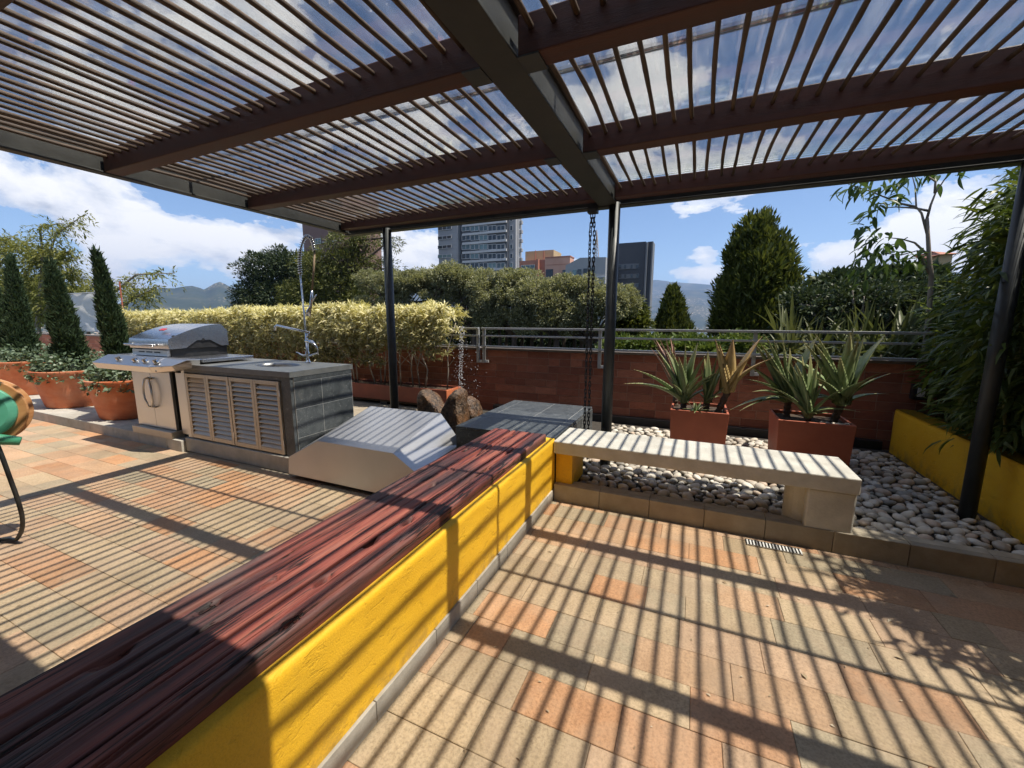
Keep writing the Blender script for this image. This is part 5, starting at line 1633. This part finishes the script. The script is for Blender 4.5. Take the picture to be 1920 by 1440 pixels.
# --- large pine behind the kitchen and a dark tree to its left
PY = 19.0
lob = lobes_px(PY, [(620, 545, 60, 45, 1.6), (600, 500, 38, 30, 1.3), (655, 500, 40, 32, 1.3), (650, 455, 34, 22, 1.1), (700, 560, 45, 40, 1.4), (690, 450, 26, 18, .9), (720, 500, 22, 16, .8), (575, 560, 40, 40, 1.3), (735, 455, 10, 16, .5)])
b = ony(665, 600, PY)
crown_tree('pine_tree', 'big olive green pine behind the counter with bare upper branches', (b[0], PY, GZ), lob, 1500, 26, .19, M['l_pine'], .35, .42, cat='tree', branches=26, wl=.28, trunk_top=ony(668, 452, PY)[2], up=.1)
lob = lobes_px(24.0, [(515, 560, 62, 45, 2.2), (500, 510, 42, 32, 1.8), (545, 500, 40, 26, 1.6), (520, 480, 22, 13, 1.0), (465, 565, 22, 26, 1.2), (575, 545, 30, 50, 1.4)])
b = ony(515, 600, 24.0)
crown_tree('dark_tree', 'dark bluish evergreen tree left of the spring faucet', (b[0], 24.0, GZ), lob, 1250, 26, .25, M['l_dark'], .3, .5, branches=12, wl=.4)

# --- feathery yellow-green trees at far left
def feathery(label, stems, n_leaf, leaf=.11, spread=.5, group='feathery trees beyond the left parapet'):
    b0 = stems[0][0]
    t = thing('feathery_tree', label, 'tree', (b0[0], b0[1], GZ), group)
    Pp, D = [], []
    for st in stems:
        st = [np.array(p, float) for p in st]
        mb = MB(); limb(mb, [np.array([b0[0], b0[1], GZ])] + st, .09, .012, 6); mb.build('branch', M['bark_grey'], t, smooth=True)
        A = np.array(st)
        for _ in range(n_leaf // len(stems) // 14):
            q = random.uniform(.35, len(A) - 1.001); i = int(q); p = A[i] * (1 - q + i) + A[i + 1] * (q - i)
            # a drooping frond of fine leaflets
            fd = unit(RNG.normal(size=3) * np.array([1, 1, .45])); L = random.uniform(.4, 1.0) * spread
            for s in np.linspace(.1, 1, 14):
                Pp.append(p + fd * L * s + np.array([0, 0, -.55 * L * s * s]) + RNG.normal(0, .03, 3)); D.append(fd + RNG.normal(0, .55, 3) - np.array([0, 0, .5 * s]))
    Pp = np.array(Pp); D = np.array(D)
    s = leaf * RNG.uniform(.6, 1.3, len(Pp))
    obj('crown', scatter('crown', LEAF_V, LEAF_F, Pp, frames(D, RNG.normal(0, .5, D.shape) + np.array([0, 0, 1.0])), np.stack([s * .30, s, s], -1), M['l_feather']), t)
    return t
FY = 8.6
def fx(u, v, y=FY): return ony(u, v, y)
feathery('tall feathery tree with a plume arching right above the cypresses', [[fx(70, 600), fx(85, 500), fx(105, 440), fx(158, 402)], [fx(70, 600), fx(80, 480), fx(75, 425), fx(120, 418)], [fx(90, 540), fx(112, 480), fx(130, 470)]], 3000, .16, .85)
feathery('broad yellow green feathery tree at the left edge', [[fx(-30, 620), fx(-20, 520), fx(20, 470), fx(60, 455)], [fx(20, 620), fx(40, 530), fx(70, 480), fx(95, 470)], [fx(-40, 620), fx(-30, 500), fx(-10, 455), fx(25, 445)], [fx(60, 620), fx(100, 560), fx(120, 520), fx(140, 505)], [fx(-10, 620), fx(20, 560), fx(45, 540), fx(80, 560)]], 11000, .17, 1.1)
feathery('low feathery tree with a spray arching right over the hedge', [[fx(165, 620), fx(200, 560), fx(255, 515), fx(328, 512)], [fx(165, 620), fx(215, 545), fx(240, 530), fx(270, 560)], [fx(150, 620), fx(160, 560), fx(185, 515)], [fx(200, 600), fx(250, 560), fx(300, 535)]], 2800, .15, .8)
lob = lobes_px(11, [(120, 570, 50, 40, .8), (40, 560, 60, 50, .9), (175, 590, 30, 25, .6)])
b = ony(100, 620, 11)
crown_tree('leafy_bush', 'olive green bush behind the white tarpaulin', (b[0], 11, GZ), lob, 420, 24, .20, M['l_feather'], .12, .4, cat='bush', branches=5)

# --- conifers and bushes right of the middle post
def cone_px(name, label, u, vtop, vbot, half, Y, n, mat, spray, cat='conifer', irr=.25, group=None):
    tp = ony(u, vtop, Y); bt = ony(u, vbot, Y); e = ony(u + half, vbot, Y)
    return conifer(name, label, tp[0], Y, bt[2], tp[2] - bt[2], e[0] - bt[0], n, mat, group, (0, 0), spray, cat, irr)
lob = lobes_px(12.0, [(1418, 600, 62, 60, .9), (1375, 570, 34, 60, .6), (1462, 570, 36, 62, .6), (1415, 530, 48, 70, .8), (1450, 490, 28, 42, .5), (1395, 495, 30, 50, .5), (1420, 455, 26, 40, .4), (1400, 450, 12, 28, .25), (1437, 445, 14, 28, .25), (1462, 510, 26, 40, .4), (1360, 610, 24, 40, .5)])
b = ony(1418, 660, 12)
crown_tree('cypress_tree', 'big rounded golden green cypress behind the railing', (b[0], 12, GZ), lob, 1500, 22, .17, M['l_cypress_y'], .25, .17, cat='tree', branches=8, wl=.34, outer=.75, flat=1.9, up=1.6)
cone_px('small_cypress', 'small pointed cypress in front of the hazy mountain', 1263, 537, 660, 36, 16.0, 7000, M['l_cypress_y'], .22, 'tree', .8)
lob = lobes_px(15.0, [(1172, 590, 26, 28, .9), (1185, 610, 24, 20, .8), (1165, 635, 30, 20, .9)])
b = ony(1172, 640, 15)
crown_tree('leafy_bush', 'bright green bush between the middle post and the dark tower', (b[0], 15, GZ), lob, 300, 26, .20, M['l_cypress_y'], .1, .32, cat='bush', branches=4)
lob = lobes_px(10.0, [(1165, 655, 40, 16, .6), (1230, 652, 50, 16, .7), (1310, 658, 50, 15, .7), (1390, 650, 40, 18, .6), (1290, 640, 22, 10, .4)])
b = ony(1260, 690, 10)
crown_tree('green_shrub', 'light green shrubs seen between the railing bars below the cypress', (b[0], 10, GZ), lob, 520, 24, .12, M['l_shrub'], .08, .22, cat='shrub', branches=6)
lob = lobes_px(10.5, [(1515, 572, 40, 34, .9), (1580, 562, 48, 30, 1.0), (1640, 560, 45, 30, 1.0), (1700, 565, 40, 32, .9), (1560, 605, 60, 36, .8), (1660, 605, 60, 36, .8), (1740, 575, 40, 50, .8), (1500, 620, 40, 30, .6)])
b = ony(1600, 660, 10.5)
crown_tree('tangled_bush', 'dark tangled bush behind the strap leaved plants', (b[0], 10.5, GZ), lob, 520, 30, .10, M['l_dark'], .15, .26, cat='bush', branches=80, bark='bark_grey')
lob = lobes_px(12.5, [(1590, 536, 60, 12, .9), (1680, 530, 60, 14, 1.0)])
b = ony(1640, 600, 12.5)
crown_tree('dark_tree', 'dark tree crown on the skyline behind the sapling', (b[0], 12.5, GZ), lob, 380, 26, .17, M['l_dark'], .15, .35, branches=8)
# understorey behind the railing under the clipped row
lob = lobes_px(9.0, [(740, 645, 50, 25, .6), (800, 655, 40, 18, .6)])
b = ony(770, 690, 9)
crown_tree('dark_shrub', 'dark shrub behind the hedge at the left pergola post', (b[0], 9, GZ), lob, 220, 22, .15, M['l_dark'], .08, .25, cat='shrub', branches=6)
for i in range(16):
    u = 870 + i * 16 + random.uniform(-6, 6); Yc_ = random.uniform(12.8, 13.8)
    a, b_ = ony(u, 660, Yc_), ony(u + random.uniform(-6, 6), random.uniform(580, 610), Yc_)
    o = MB().tube([(a[0], Yc_, GZ), a, (a + b_) / 2 + np.array([.05, 0, 0]), b_], [.09, .07, .06, .035], 7).build('bare_trunk', M['bark'], None, smooth=True)
    tag(o, 'slim dark bare trunk standing under the clipped tree row', 'trunk', 'bare trunks under the clipped trees')

lob = lobes_px(16.5, [(760, 620, 70, 40, .8), (870, 625, 80, 36, .8), (980, 630, 80, 34, .8), (1080, 635, 70, 32, .8), (1160, 640, 50, 26, .8)])
b = ony(950, 690, 16.5)
crown_tree('dark_hedge', 'dark tall undergrowth behind the trunks of the clipped trees', (b[0], 16.5, GZ), lob, 620, 24, .24, M['l_dark'], .08, .4, cat='shrub', branches=4, outer=.2)
# --- strap-leaved plants right behind the railing on the right
def strap_leaf(L, w, bend, seed):
    k = 9; V, F = [], []
    for i in range(k):
        t = i / (k - 1); wd = w * (.45 + .55 * math.sin(min(1, t * 1.6) * math.pi / 2)) * (1 - t ** 3) + .002
        y = L * (t - .25 * bend * t ** 2.2); z = -bend * L * .55 * t ** 2.6
        V += [(-wd / 2, y, z + .12 * wd), (0, y, z - .12 * wd), (wd / 2, y, z + .12 * wd)]
    for i in range(k - 1):
        for j in (0, 1): F.append((i * 3 + j, i * 3 + j + 1, (i + 1) * 3 + j + 1, (i + 1) * 3 + j))
    me = bpy.data.meshes.new('leaf'); me.from_pydata(V, [], F); me.materials.append(M['l_strap'])
    me.polygons.foreach_set('use_smooth', [True] * len(me.polygons)); me.update(); return me
SL = [strap_leaf(1.0, .075, b_, i) for i, b_ in enumerate((.0, .2, .45, .8, 1.2))]
for i in range(11):
    u = 1462 + i * 26 + random.uniform(-6, 6); Ys = 6.55 + random.uniform(0, .7)
    c = ony(u, 650, Ys); c[2] = random.uniform(.85, 1.05)
    t = thing('strap_plant', ['upright strap leaved plant behind the railing above the wide planter', 'strap leaved plant behind the railing at the bamboo end of the row'][i > 6], 'plant', tuple(c), 'strap leaved plants behind the railing')
    for j in range(17):
        an = random.uniform(0, 6.28); e = random.uniform(.45, 1.5); L = random.uniform(.55, 1.0)
        d = np.array([math.cos(an) * math.cos(e), math.sin(an) * math.cos(e), math.sin(e)])
        z = np.array([0, 0, 1.0]) - d * d[2]; z = z / np.linalg.norm(z); x2 = np.cross(d, z)
        mt = Matrix.Identity(3)
        for r_ in range(3): mt[r_][0], mt[r_][1], mt[r_][2] = x2[r_], d[r_], z[r_]
        o = obj('leaf', SL[min(4, int((1.5 - e) * 6 * random.uniform(.5, 1.2)))], t, tuple(c + RNG.normal(0, .03, 3) * np.array([1, 1, 0])))
        o.rotation_euler = mt.to_euler(); o.scale = (L * random.uniform(.7, 1.2), L, L)
# planting strip that carries them
ps = MB().box(.4, 4.2, 6.2, 7.7, -.4, .86).build('planting_strip', M['soil']); struct(ps)

# --- sapling with bare pale trunk
sy = 6.4
def sp(u, v, y=sy): return ony(u, v, y)
sap = thing('sapling', 'slender sapling with pale bare trunk and drooping leaf sprays below the beam', 'tree', tuple(sp(1735, 640)))
trk = [sp(1735, 650), sp(1742, 590), sp(1746, 520), sp(1742, 480), sp(1740, 445), sp(1738, 410)]
mb = MB(); limb(mb, [np.array([trk[0][0], sy, .8])] + trk, .030, .017, 10); mb.build('trunk', M['bark_grey'], sap, smooth=True)
brs = [[trk[4], sp(1728, 400), sp(1718, 388), sp(1716, 350), sp(1710, 328)], [trk[5], sp(1745, 385), sp(1754, 362), sp(1772, 335), sp(1790, 310)], [sp(1753, 362), sp(1754, 340), sp(1735, 328), sp(1710, 328)],
       [trk[3], sp(1715, 455), sp(1690, 448), sp(1660, 445)], [sp(1718, 388), sp(1690, 382), sp(1660, 370), sp(1630, 358), sp(1590, 345)], [trk[2], sp(1720, 470), sp(1690, 478), sp(1655, 475)], [sp(1740, 395), sp(1715, 390), sp(1680, 388), sp(1655, 390)]]
for b_ in brs:
    mb = MB(); limb(mb, b_, .014, .004, 7); mb.build('branch', M['bark_grey'], sap, smooth=True)
lv_me = None
V = []; F = []
k = 8
for i in range(k):
    t = i / (k - 1); wd = .40 * math.sin(math.pi * min(1, t * .95 + .03)) ** .8 * (1 - .3 * t)
    V += [(-wd / 2, t, .06 * wd - .38 * t * t), (0, t, -.38 * t * t - .04), (wd / 2, t, .06 * wd - .38 * t * t)]
for i in range(k - 1):
    for j in (0, 1): F.append((i * 3 + j, i * 3 + j + 1, (i + 1) * 3 + j + 1, (i + 1) * 3 + j))
lv_me = bpy.data.meshes.new('leaf'); lv_me.from_pydata(V, [], F); lv_me.materials.append(M['l_sapling'])
lv_me.polygons.foreach_set('use_smooth', [True] * len(lv_me.polygons)); lv_me.update()
def put_leaf(p, par, L):
    d = unit(np.array([random.gauss(-.2, .6), random.gauss(-.1, .6), random.gauss(-.35, .4)])); up_ = np.array([random.gauss(0, .3), random.gauss(0, .3), 1.0])
    x2 = unit(np.cross(d, up_)); z2 = np.cross(x2, d)
    mt = Matrix.Identity(3)
    for r_ in range(3): mt[r_][0], mt[r_][1], mt[r_][2] = x2[r_], d[r_], z2[r_]
    o = obj('leaf', lv_me, par, tuple(p)); o.rotation_euler = mt.to_euler(); o.scale = (L, L, L)
sprays = [(1600, 352, 22, 12, 20), (1645, 352, 26, 16, 26), (1690, 345, 26, 14, 16), (1640, 392, 16, 16, 16), (1680, 375, 20, 12, 12), (1625, 430, 18, 18, 20), (1650, 455, 22, 16, 26), (1625, 475, 24, 10, 22), (1690, 475, 24, 12, 16), (1650, 500, 24, 12, 18), (1610, 510, 16, 12, 12), (1785, 325, 16, 10, 8), (1735, 320, 30, 10, 10), (1720, 490, 20, 20, 16)]
for u, v, ru, rv, n in sprays:
    for _ in range(n):
        p = sp(u + random.gauss(0, ru * .6), v + random.gauss(0, rv * .6)); p[1] += random.gauss(0, .15)
        put_leaf(p, sap, random.uniform(.10, .17))

# --- bamboo thicket in the right-hand bed
def bamboo(label, X, Y, r, h, ncane, nleaf, lean=(-.1, 0), zlow=.55, big=0):
    t = thing('bamboo_clump', label, 'bamboo', (X, Y, .4), 'bamboo in the right hand bed')
    P_, D_ = [], []
    canes = []
    for i in range(ncane):
        a = random.uniform(0, 6.28); q = r * random.uniform(.1, .8)
        b0 = np.array([X + q * math.cos(a), Y + q * math.sin(a), .38]); hh = h * random.uniform(.75, 1.05)
        e = b0 + np.array([random.gauss(0, .18) + lean[0], random.gauss(0, .18) + lean[1], hh])
        if e[0] < e[1] * .47: e = b0 + (e - b0) * .55
        m_ = (b0 + e) / 2 + np.array([random.gauss(0, .05), random.gauss(0, .05), .1])
        mb = MB(); limb(mb, [b0, m_, e], .012, .004, 6); mb.build('cane', M['cane'], t, smooth=True)
        canes.append((b0, m_, e))
    for i in range(nleaf // 6):
        c = random.choice(canes); q = random.uniform(.12, 1.0)
        p = (c[0] * (1 - 2 * q) + c[1] * 2 * q) if q < .5 else (c[1] * (2 - 2 * q) + c[2] * (2 * q - 1))
        out = unit(np.array([random.gauss(-.25, .8), random.gauss(-.2, .8), random.gauss(.0, .35)]))
        tipp = p + out * random.uniform(.05, .36)
        for j in range(6):
            P_.append(tipp + RNG.normal(0, .035, 3)); D_.append(out * .8 + RNG.normal(0, .45, 3) + np.array([-.1, -.1, -.45]))
    P_ = np.array(P_); D_ = np.array(D_)
    ok = (P_[:, 2] > zlow) & ~((P_[:, 2] > 2.50) & (P_[:, 1] < 4.1) & (P_[:, 0] < 3.45))
    ok &= P_[:, 0] > P_[:, 1] * (.385 + .085 * np.clip((P_[:, 2] - 1.9) / 1.0, 0, 1)) + RNG.normal(0, .10, len(P_))
    P_, D_ = P_[ok], D_[ok]
    L = RNG.uniform(.11, .21, len(P_))
    obj('foliage', scatter('foliage', BLADE_V, BLADE_F, P_, frames(D_, RNG.normal(0, .5, P_.shape) + np.array([0, 0, 1.0])), np.stack([L * .15, L, L], -1), M['l_bamboo']), t)
    return t
bamboo('bamboo clump at the brick wall corner of the bed', 2.75, 5.6, .38, 1.75, 10, 3400)
bamboo('tall sunlit bamboo clump behind the right pergola post', 2.75, 5.0, .42, 2.3, 12, 4600)
bamboo('bamboo clump beside the right pergola post', 2.55, 4.35, .38, 2.15, 11, 4200)
bamboo('bamboo clump at the right edge of the picture', 2.75, 3.65, .42, 2.1, 12, 4200)
bamboo('bamboo clump nearest the camera, right of the frame edge', 2.70, 2.8, .45, 2.1, 12, 4200)
bamboo('bamboo clump by the kerb end of the bed', 2.75, 2.0, .45, 2.1, 10, 3600)
bamboo('dense bamboo behind the brick wall at right', 3.2, 6.6, .7, 3.0, 14, 8000, (-.1, 0), .9)
bamboo('bamboo clump with sunlit tips reaching the roof edge', 3.1, 5.9, .5, 2.9, 12, 6000, (-.05, 0), .8)
bamboo('tall bamboo at the far right behind the bed', 3.45, 5.2, .6, 3.0, 12, 6000, (-.1, 0))

# tall dense thicket beyond the right end of the pergola (throws the dappled shade)
n = 26000
yy = RNG.uniform(1.6, 6.6, n)
hmax = np.interp(yy, [1.6, 2.0, 2.5, 3.1, 4.5, 5.1, 6.6], [1.6, 2.6, 3.9, 5.2, 5.3, 2.8, 2.2]) + (fbm(np.stack([yy * 2.2, yy * 0, yy * 0], -1), 3, 4) - .5) * 1.6
zz = .45 + (hmax - .45) * RNG.uniform(0, 1, n) ** .8
P_ = np.stack([3.95 + RNG.normal(0, .28, n).clip(-.5, .6), yy, zz], -1)
D_ = rdir(n) + np.array([-.1, -.1, -.45]); L = RNG.uniform(.14, .26, n)
bt_ = thing('bamboo_thicket', 'tall dense bamboo mass shading the terrace from the right', 'bamboo', (3.95, 4, .4))
bt_['kind'] = 'stuff'
obj('foliage', scatter('foliage', BLADE_V, BLADE_F, P_, frames(D_, RNG.normal(0, .5, P_.shape) + np.array([0, 0, 1.0])), np.stack([L * .2, L, L], -1), M['l_bamboo']), bt_)
mb = MB()
for i in range(40):
    y0 = random.uniform(1.7, 6.5); limb(mb, [(3.95 + random.gauss(0, .15), y0, .35), (3.95 + random.gauss(0, .2), y0 + random.gauss(0, .1), 2.2), (3.95 + random.gauss(0, .3), y0 + random.gauss(0, .2), 4.4)], .014, .005, 6)
mb.build('canes', M['cane'], bt_)

# --- white tarpaulin on a frame behind the left wall, thin pole
a = ony(112, 553, 7.6); b_ = ony(190, 622, 7.6)
tp_ = thing('white_tarpaulin', 'wrinkled white tarpaulin screen between the two cypresses', 'tarpaulin', ((a[0] + b_[0]) / 2, 7.6, a[2]))
nx, nz = 26, 14
xs = np.linspace(a[0], b_[0], nx); zs = np.linspace(a[2], b_[2], nz)
Xg, Zg = np.meshgrid(xs, zs, indexing='ij')
Yg = 7.6 + (fbm(np.stack([Xg * .8, Zg * 2.2, Xg * 0], -1), 3, 2) - .5) * .35
o = obj('sheet', np_mesh('sheet', np.stack([Xg, Yg, Zg], -1).reshape(-1, 3), grid_faces(nx, nz), M['tarp'], smooth=True), tp_)
MB().tube([(a[0], 7.6, a[2] + .02), (b_[0], 7.6, a[2] + .02)], .025, 6).build('top_bar', M['rail'], tp_)
MB().tube([(a[0], 7.6, b_[2]), (b_[0], 7.6, b_[2])], .02, 6).build('bottom_bar', M['rail'], tp_)
for xx in (a[0], b_[0]): MB().tube([(xx, 7.6, a[2] + .1), (xx, 7.6, -1)], .03, 6).build('pole', M['rail'], tp_)
a = ony(224, 528, 7.0); b_ = ony(232, 592, 7.0)
tag(MB().tube([a, b_, (b_[0], 7, -.5)], .02, 6).build('thin_pole', M['planter_red']), 'thin rusty pole standing behind the hedge right of the cypress', 'pole')

# ================================================================== BUILDINGS
M['b_grey'] = pmat('grey_render', (.27, .275, .285), (.33, .335, .34), .2, .8)
M['b_grey2'] = pmat('dark_grey_render', (.10, .105, .112), (.135, .14, .147), .2, .8)
M['b_white'] = pmat('white_band', (.50, .50, .50), (.58, .58, .57), .2, .8)
M['b_dark'] = pmat('charcoal_cladding', (.026, .029, .036), (.040, .043, .050), .2, .6)
M['b_edge'] = pmat('grey_edge', (.13, .135, .145), (.17, .175, .18), .2, .7)
M['b_brick'] = pmat('building_brick', (.34, .14, .09), (.42, .19, .13), .3, .85)
M['b_brick_lit'] = pmat('sunlit_building_brick', (.50, .27, .19), (.58, .34, .25), .3, .85)  # paler copy of the building brick, sunlight put into its colour
M['b_tan'] = pmat('tan_panel', (.42, .29, .15), (.50, .36, .2), .3, .8)
M['b_brown'] = pmat('brown_brick_tower', (.17, .10, .085), (.22, .135, .11), .4, .85)
m, T = new_mat('window_glass')
rd = T.n('ShaderNodeObjectInfo').outputs['Random']
b = T.n('ShaderNodeBsdfPrincipled', Base_Color=T.ramp(rd, [(.0, (.02, .025, .03)), (.6, (.05, .065, .07)), (1.0, (.16, .25, .25))]), Roughness=.12)
M['b_glass'] = finish(m, T, b.outputs[0])


def facade_box(t, name, u0, u1, v0, v1, D, depth, mat, zb=None, right_extra=0):
    a = ony(u0, v0, D); b_ = ony(u1, v0, D); lo = ony((u0 + u1) / 2, v1, D)[2] if zb is None else zb
    return MB().box(a[0], b_[0], D, D + depth, lo, ony((u0 + u1) / 2, v0, D)[2]).build(name, mat, t)


def win(t, u0, u1, v0, v1, D, pr=.25, frame=True, mull=0, mat=None):
    a = ony(u0, (v0 + v1) / 2, D); b_ = ony(u1, (v0 + v1) / 2, D); zt_, zb2 = ony((u0 + u1) / 2, v0, D)[2], ony((u0 + u1) / 2, v1, D)[2]
    w = MB().box(a[0], b_[0], D - pr, D - .02, zb2, zt_).build('window', mat or M['b_glass'], t)
    if frame:
        mb = MB(); th = .16
        mb.box(a[0], b_[0], D - pr - .12, D - pr - .01, zt_ - th, zt_).box(a[0], b_[0], D - pr - .12, D - pr - .01, zb2, zb2 + th)
        for i in range(mull + 2):
            x = a[0] + (b_[0] - a[0]) * i / (mull + 1)
            mb.box(x - th / 2, x + th / 2, D - pr - .13, D - pr - .011, zb2 + th, zt_ - th)
        mb.build('frame', M['b_white'], w)
    return w


GZB = -40.0
D = 150.0
tw = thing('grey_tower', 'grey high rise apartment tower with white banded windows', 'tower', (ony(900, 500, D)[0], D, GZB))
facade_box(tw, 'core', 822, 912, 372, 700, D + 3, 22, M['b_grey'], GZB)
facade_box(tw, 'left_wing', 820, 857, 380, 700, D - 1, 8, M['b_grey'], GZB)
facade_box(tw, 'recess', 857, 866, 380, 700, D + 2, 3, M['b_grey2'], GZB)
facade_box(tw, 'main_facade', 866, 952, 380, 700, D, 5, M['b_grey2'], GZB)
facade_box(tw, 'right_wing', 952, 967, 380, 700, D + 1, 5, M['b_grey'], GZB)
facade_box(tw, 'right_flank', 967.3, 972, 380, 700, D + 3, 3.5, M['b_grey'], GZB)
for i in range(8):
    v = 428 + (i - 2) * 17.4
    if v > 540: continue
    facade_box(tw, 'floor_band', 866.2, 949, v + 6.2, v + 10.5, D - .7, .68, M['b_white'])
    for j in range(5):
        win(tw, 867 + j * 16.4, 882 + j * 16.4, v - 4.8, v + 5.6, D, .35, True, 1)
    win(tw, 822, 847, v - 3.2, v + 3.6, D - 1, .25, True, 2)
    win(tw, 858.5, 864.5, v - 4, v + 4, D + 2, .3, False)
    win(tw, 957, 962, v - 5, v + 5, D + 1, .3, True, 0)
    facade_box(tw, 'balcony', 970.5, 978, v + 3, v + 9, D + 4, 1.5, M['b_grey'])
Db = 135.0
bb = thing('brick_building', 'red brick building with sunlit right block and tan roof box beyond the clipped trees', 'building', (ony(1020, 520, Db)[0], Db, GZB))
facade_box(bb, 'left_block', 974, 1024, 488, 700, Db, 12, M['b_brick'], GZB)
facade_box(bb, 'stair_fin', 1005, 1009, 486, 700, Db - 1.5, 1.4, M['b_brick'], GZB)
facade_box(bb, 'right_block', 1022, 1069, 482, 700, Db - 3, 4.5, M['b_brick_lit'], GZB)
facade_box(bb, 'block_coping', 1021.5, 1069.5, 480.5, 482.5, Db - 3.2, 4.8, M['b_brick'])
facade_box(bb, 'roof_box', 985, 1038, 470, 489, Db + 5, 9, M['b_tan'])
for x in (1003, 1019): facade_box(bb, 'roof_fin', x, x + 1.2, 469.5, 489, Db + 4.6, .3, M['b_brick'])
win(bb, 978, 1003, 497, 504, Db, .3, True, 2); win(bb, 978, 1003, 513, 520, Db, .3, True, 2)
win(bb, 1024, 1037, 505, 520, Db - 3, .3, False); win(bb, 1055, 1062, 506, 518, Db - 3, .3, False)
facade_box(bb, 'facade_joint', 1023, 1068, 495.5, 496.1, Db - 3.1, .08, M['b_brick'])
Dg = 120.0
gb = thing('grey_building', 'low grey building with slanting roofline left of the dark tower', 'building', (ony(1105, 520, Dg)[0], Dg, GZB))
l0, l1, l2 = ony(1071, 502, Dg + 6), ony(1091, 485, Dg + 2), ony(1136, 482, Dg)
MB().prism([(l0[0], Dg, l0[2]), (l1[0], Dg, l1[2]), (l2[0], Dg, l2[2]), (l2[0], Dg, GZB), (l0[0], Dg, GZB)], (0, 16, 0)).build('walls', M['b_grey'], gb)
a, b_ = ony(1080, 489, Dg - 2), ony(1102, 482, Dg - 2)
MB().box(a[0], b_[0], Dg + 3, Dg + 10, a[2] - 1, b_[2] + .2).build('roof_room', M['b_white'], gb)
for u in (1074, 1083, 1094, 1108):
    win(gb, u, u + 7, 506 - (u - 1074) * .12, 516 - (u - 1074) * .12, Dg, .25, False)
facade_box(gb, 'floor_band', 1071.5, 1135, 519, 521, Dg - .4, .38, M['b_white'])
Dd = 140.0
dt = thing('dark_tower', 'charcoal office tower with narrow horizontal window slots right of the middle post', 'tower', (ony(1190, 500, Dd)[0], Dd, GZB))
facade_box(dt, 'front', 1150, 1211, 455, 720, Dd, 9, M['b_dark'], GZB)
facade_box(dt, 'edge_strip', 1211.5, 1214.5, 454, 720, Dd - .6, 9, M['b_edge'], GZB)
facade_box(dt, 'side_block', 1215, 1222.5, 453, 720, Dd + 1, 8, M['b_dark'], GZB)
facade_box(dt, 'edge_strip', 1222.5, 1225, 452.5, 720, Dd + .5, 6, M['b_edge'], GZB)
for i in range(7):
    v = 500 + i * 17.6
    w = win(dt, 1160, 1198.5 - i * .3, v - 5.2 + (1.5 if i else 0), v + 4.8, Dd, .3, False, 0, M['b_grey2'])
    mb = MB()
    for u0, u1 in ((1160.8, 1165), (1171, 1174), (1183, 1186), (1193, 1197.5)):
        a, b_ = ony(u0, v - 3.0, Dd), ony(u1, v + 3.5, Dd); mb.box(a[0], b_[0], Dd - .42, Dd - .31, b_[2], a[2])
    mb.build('pane', M['b_glass'], w)
# crane mast behind the chain
cm = thing('lattice_mast', 'slender yellowish lattice mast on the skyline beside the rain chain', 'mast', (ony(1118, 500, 170)[0], 170, GZB))
a, b_ = ony(1119, 431, 170), ony(1119, 500, 170)
for s in (-1, 0, 1): MB().tube([(a[0], 170, a[2]), (b_[0] + s * 1.0, 170, b_[2]), (b_[0] + s * 1.3, 170, GZB)], .14, 4).build('leg', M['b_tan'], cm)
mb = MB()
for i in range(12):
    q = i / 12; z = a[2] * (1 - q) + b_[2] * q
    mb.tube([(a[0] - q, 170, z), (a[0] + q + .1, 170, z - 1.0)], .09, 4)
mb.build('bracing', M['b_tan'], cm)
# brown tower left
Dn = 110.0
bt = thing('brown_tower', 'brown brick tower behind the spring faucet and pine', 'tower', (ony(600, 500, Dn)[0], Dn, GZB))
facade_box(bt, 'front', 562, 640, 360, 700, Dn, 18, M['b_brown'], GZB)
facade_box(bt, 'side_fin', 640.5, 668, 400, 700, Dn + 6, 12, M['b_brown'], GZB)
win(bt, 592.5, 603, 447, 458, Dn, .3, True, 1); win(bt, 592.5, 603, 466, 477, Dn, .3, True, 1)
facade_box(bt, 'floor_band', 604, 640, 451.5, 453, Dn - .3, .28, M['b_white'])
facade_box(bt, 'floor_band', 562, 640, 480, 481.2, Dn - .3, .28, M['b_white'])
# roof behind the bamboo
rb_ = thing('roofed_house', 'red tiled house top showing above the bushes right of the sapling', 'house', (ony(1690, 500, 60)[0], 60, GZB))
for u0, u1, v0, v1, D_ in ((1672, 1705, 491, 500, 60), (1765, 1800, 463, 475, 55)):
    a, b_ = ony(u0, v0, D_), ony(u1, v1, D_)
    MB().prism([(a[0], D_, b_[2]), (b_[0], D_, b_[2]), (b_[0] - 1, D_ + 3, a[2]), (a[0] + .6, D_ + 3, a[2])], (0, 4, 0)).build('roof', M['b_brick'], rb_)
    MB().box(a[0] + .3, b_[0] - .3, D_ + .5, D_ + 6, GZB, b_[2] - .02).build('wall', M['b_tan'], rb_)

# ================================================================== HAZE
hz = MB().box(-12900, 12900, -12900, 12900, -320, max(TERRAIN_TOP + 15, 60))
m, T = new_mat('haze_air')
pv = T.n('ShaderNodeVolumePrincipled')
pv.inputs['Color'].default_value = (.42, .60, 1.0, 1)
pv.inputs['Density'].default_value = 0.00011
pv.inputs['Anisotropy'].default_value = 0.2
T.n('ShaderNodeOutputMaterial', Volume=pv.outputs[0])
ho = hz.build('haze', m)
ho['kind'] = 'stuff'
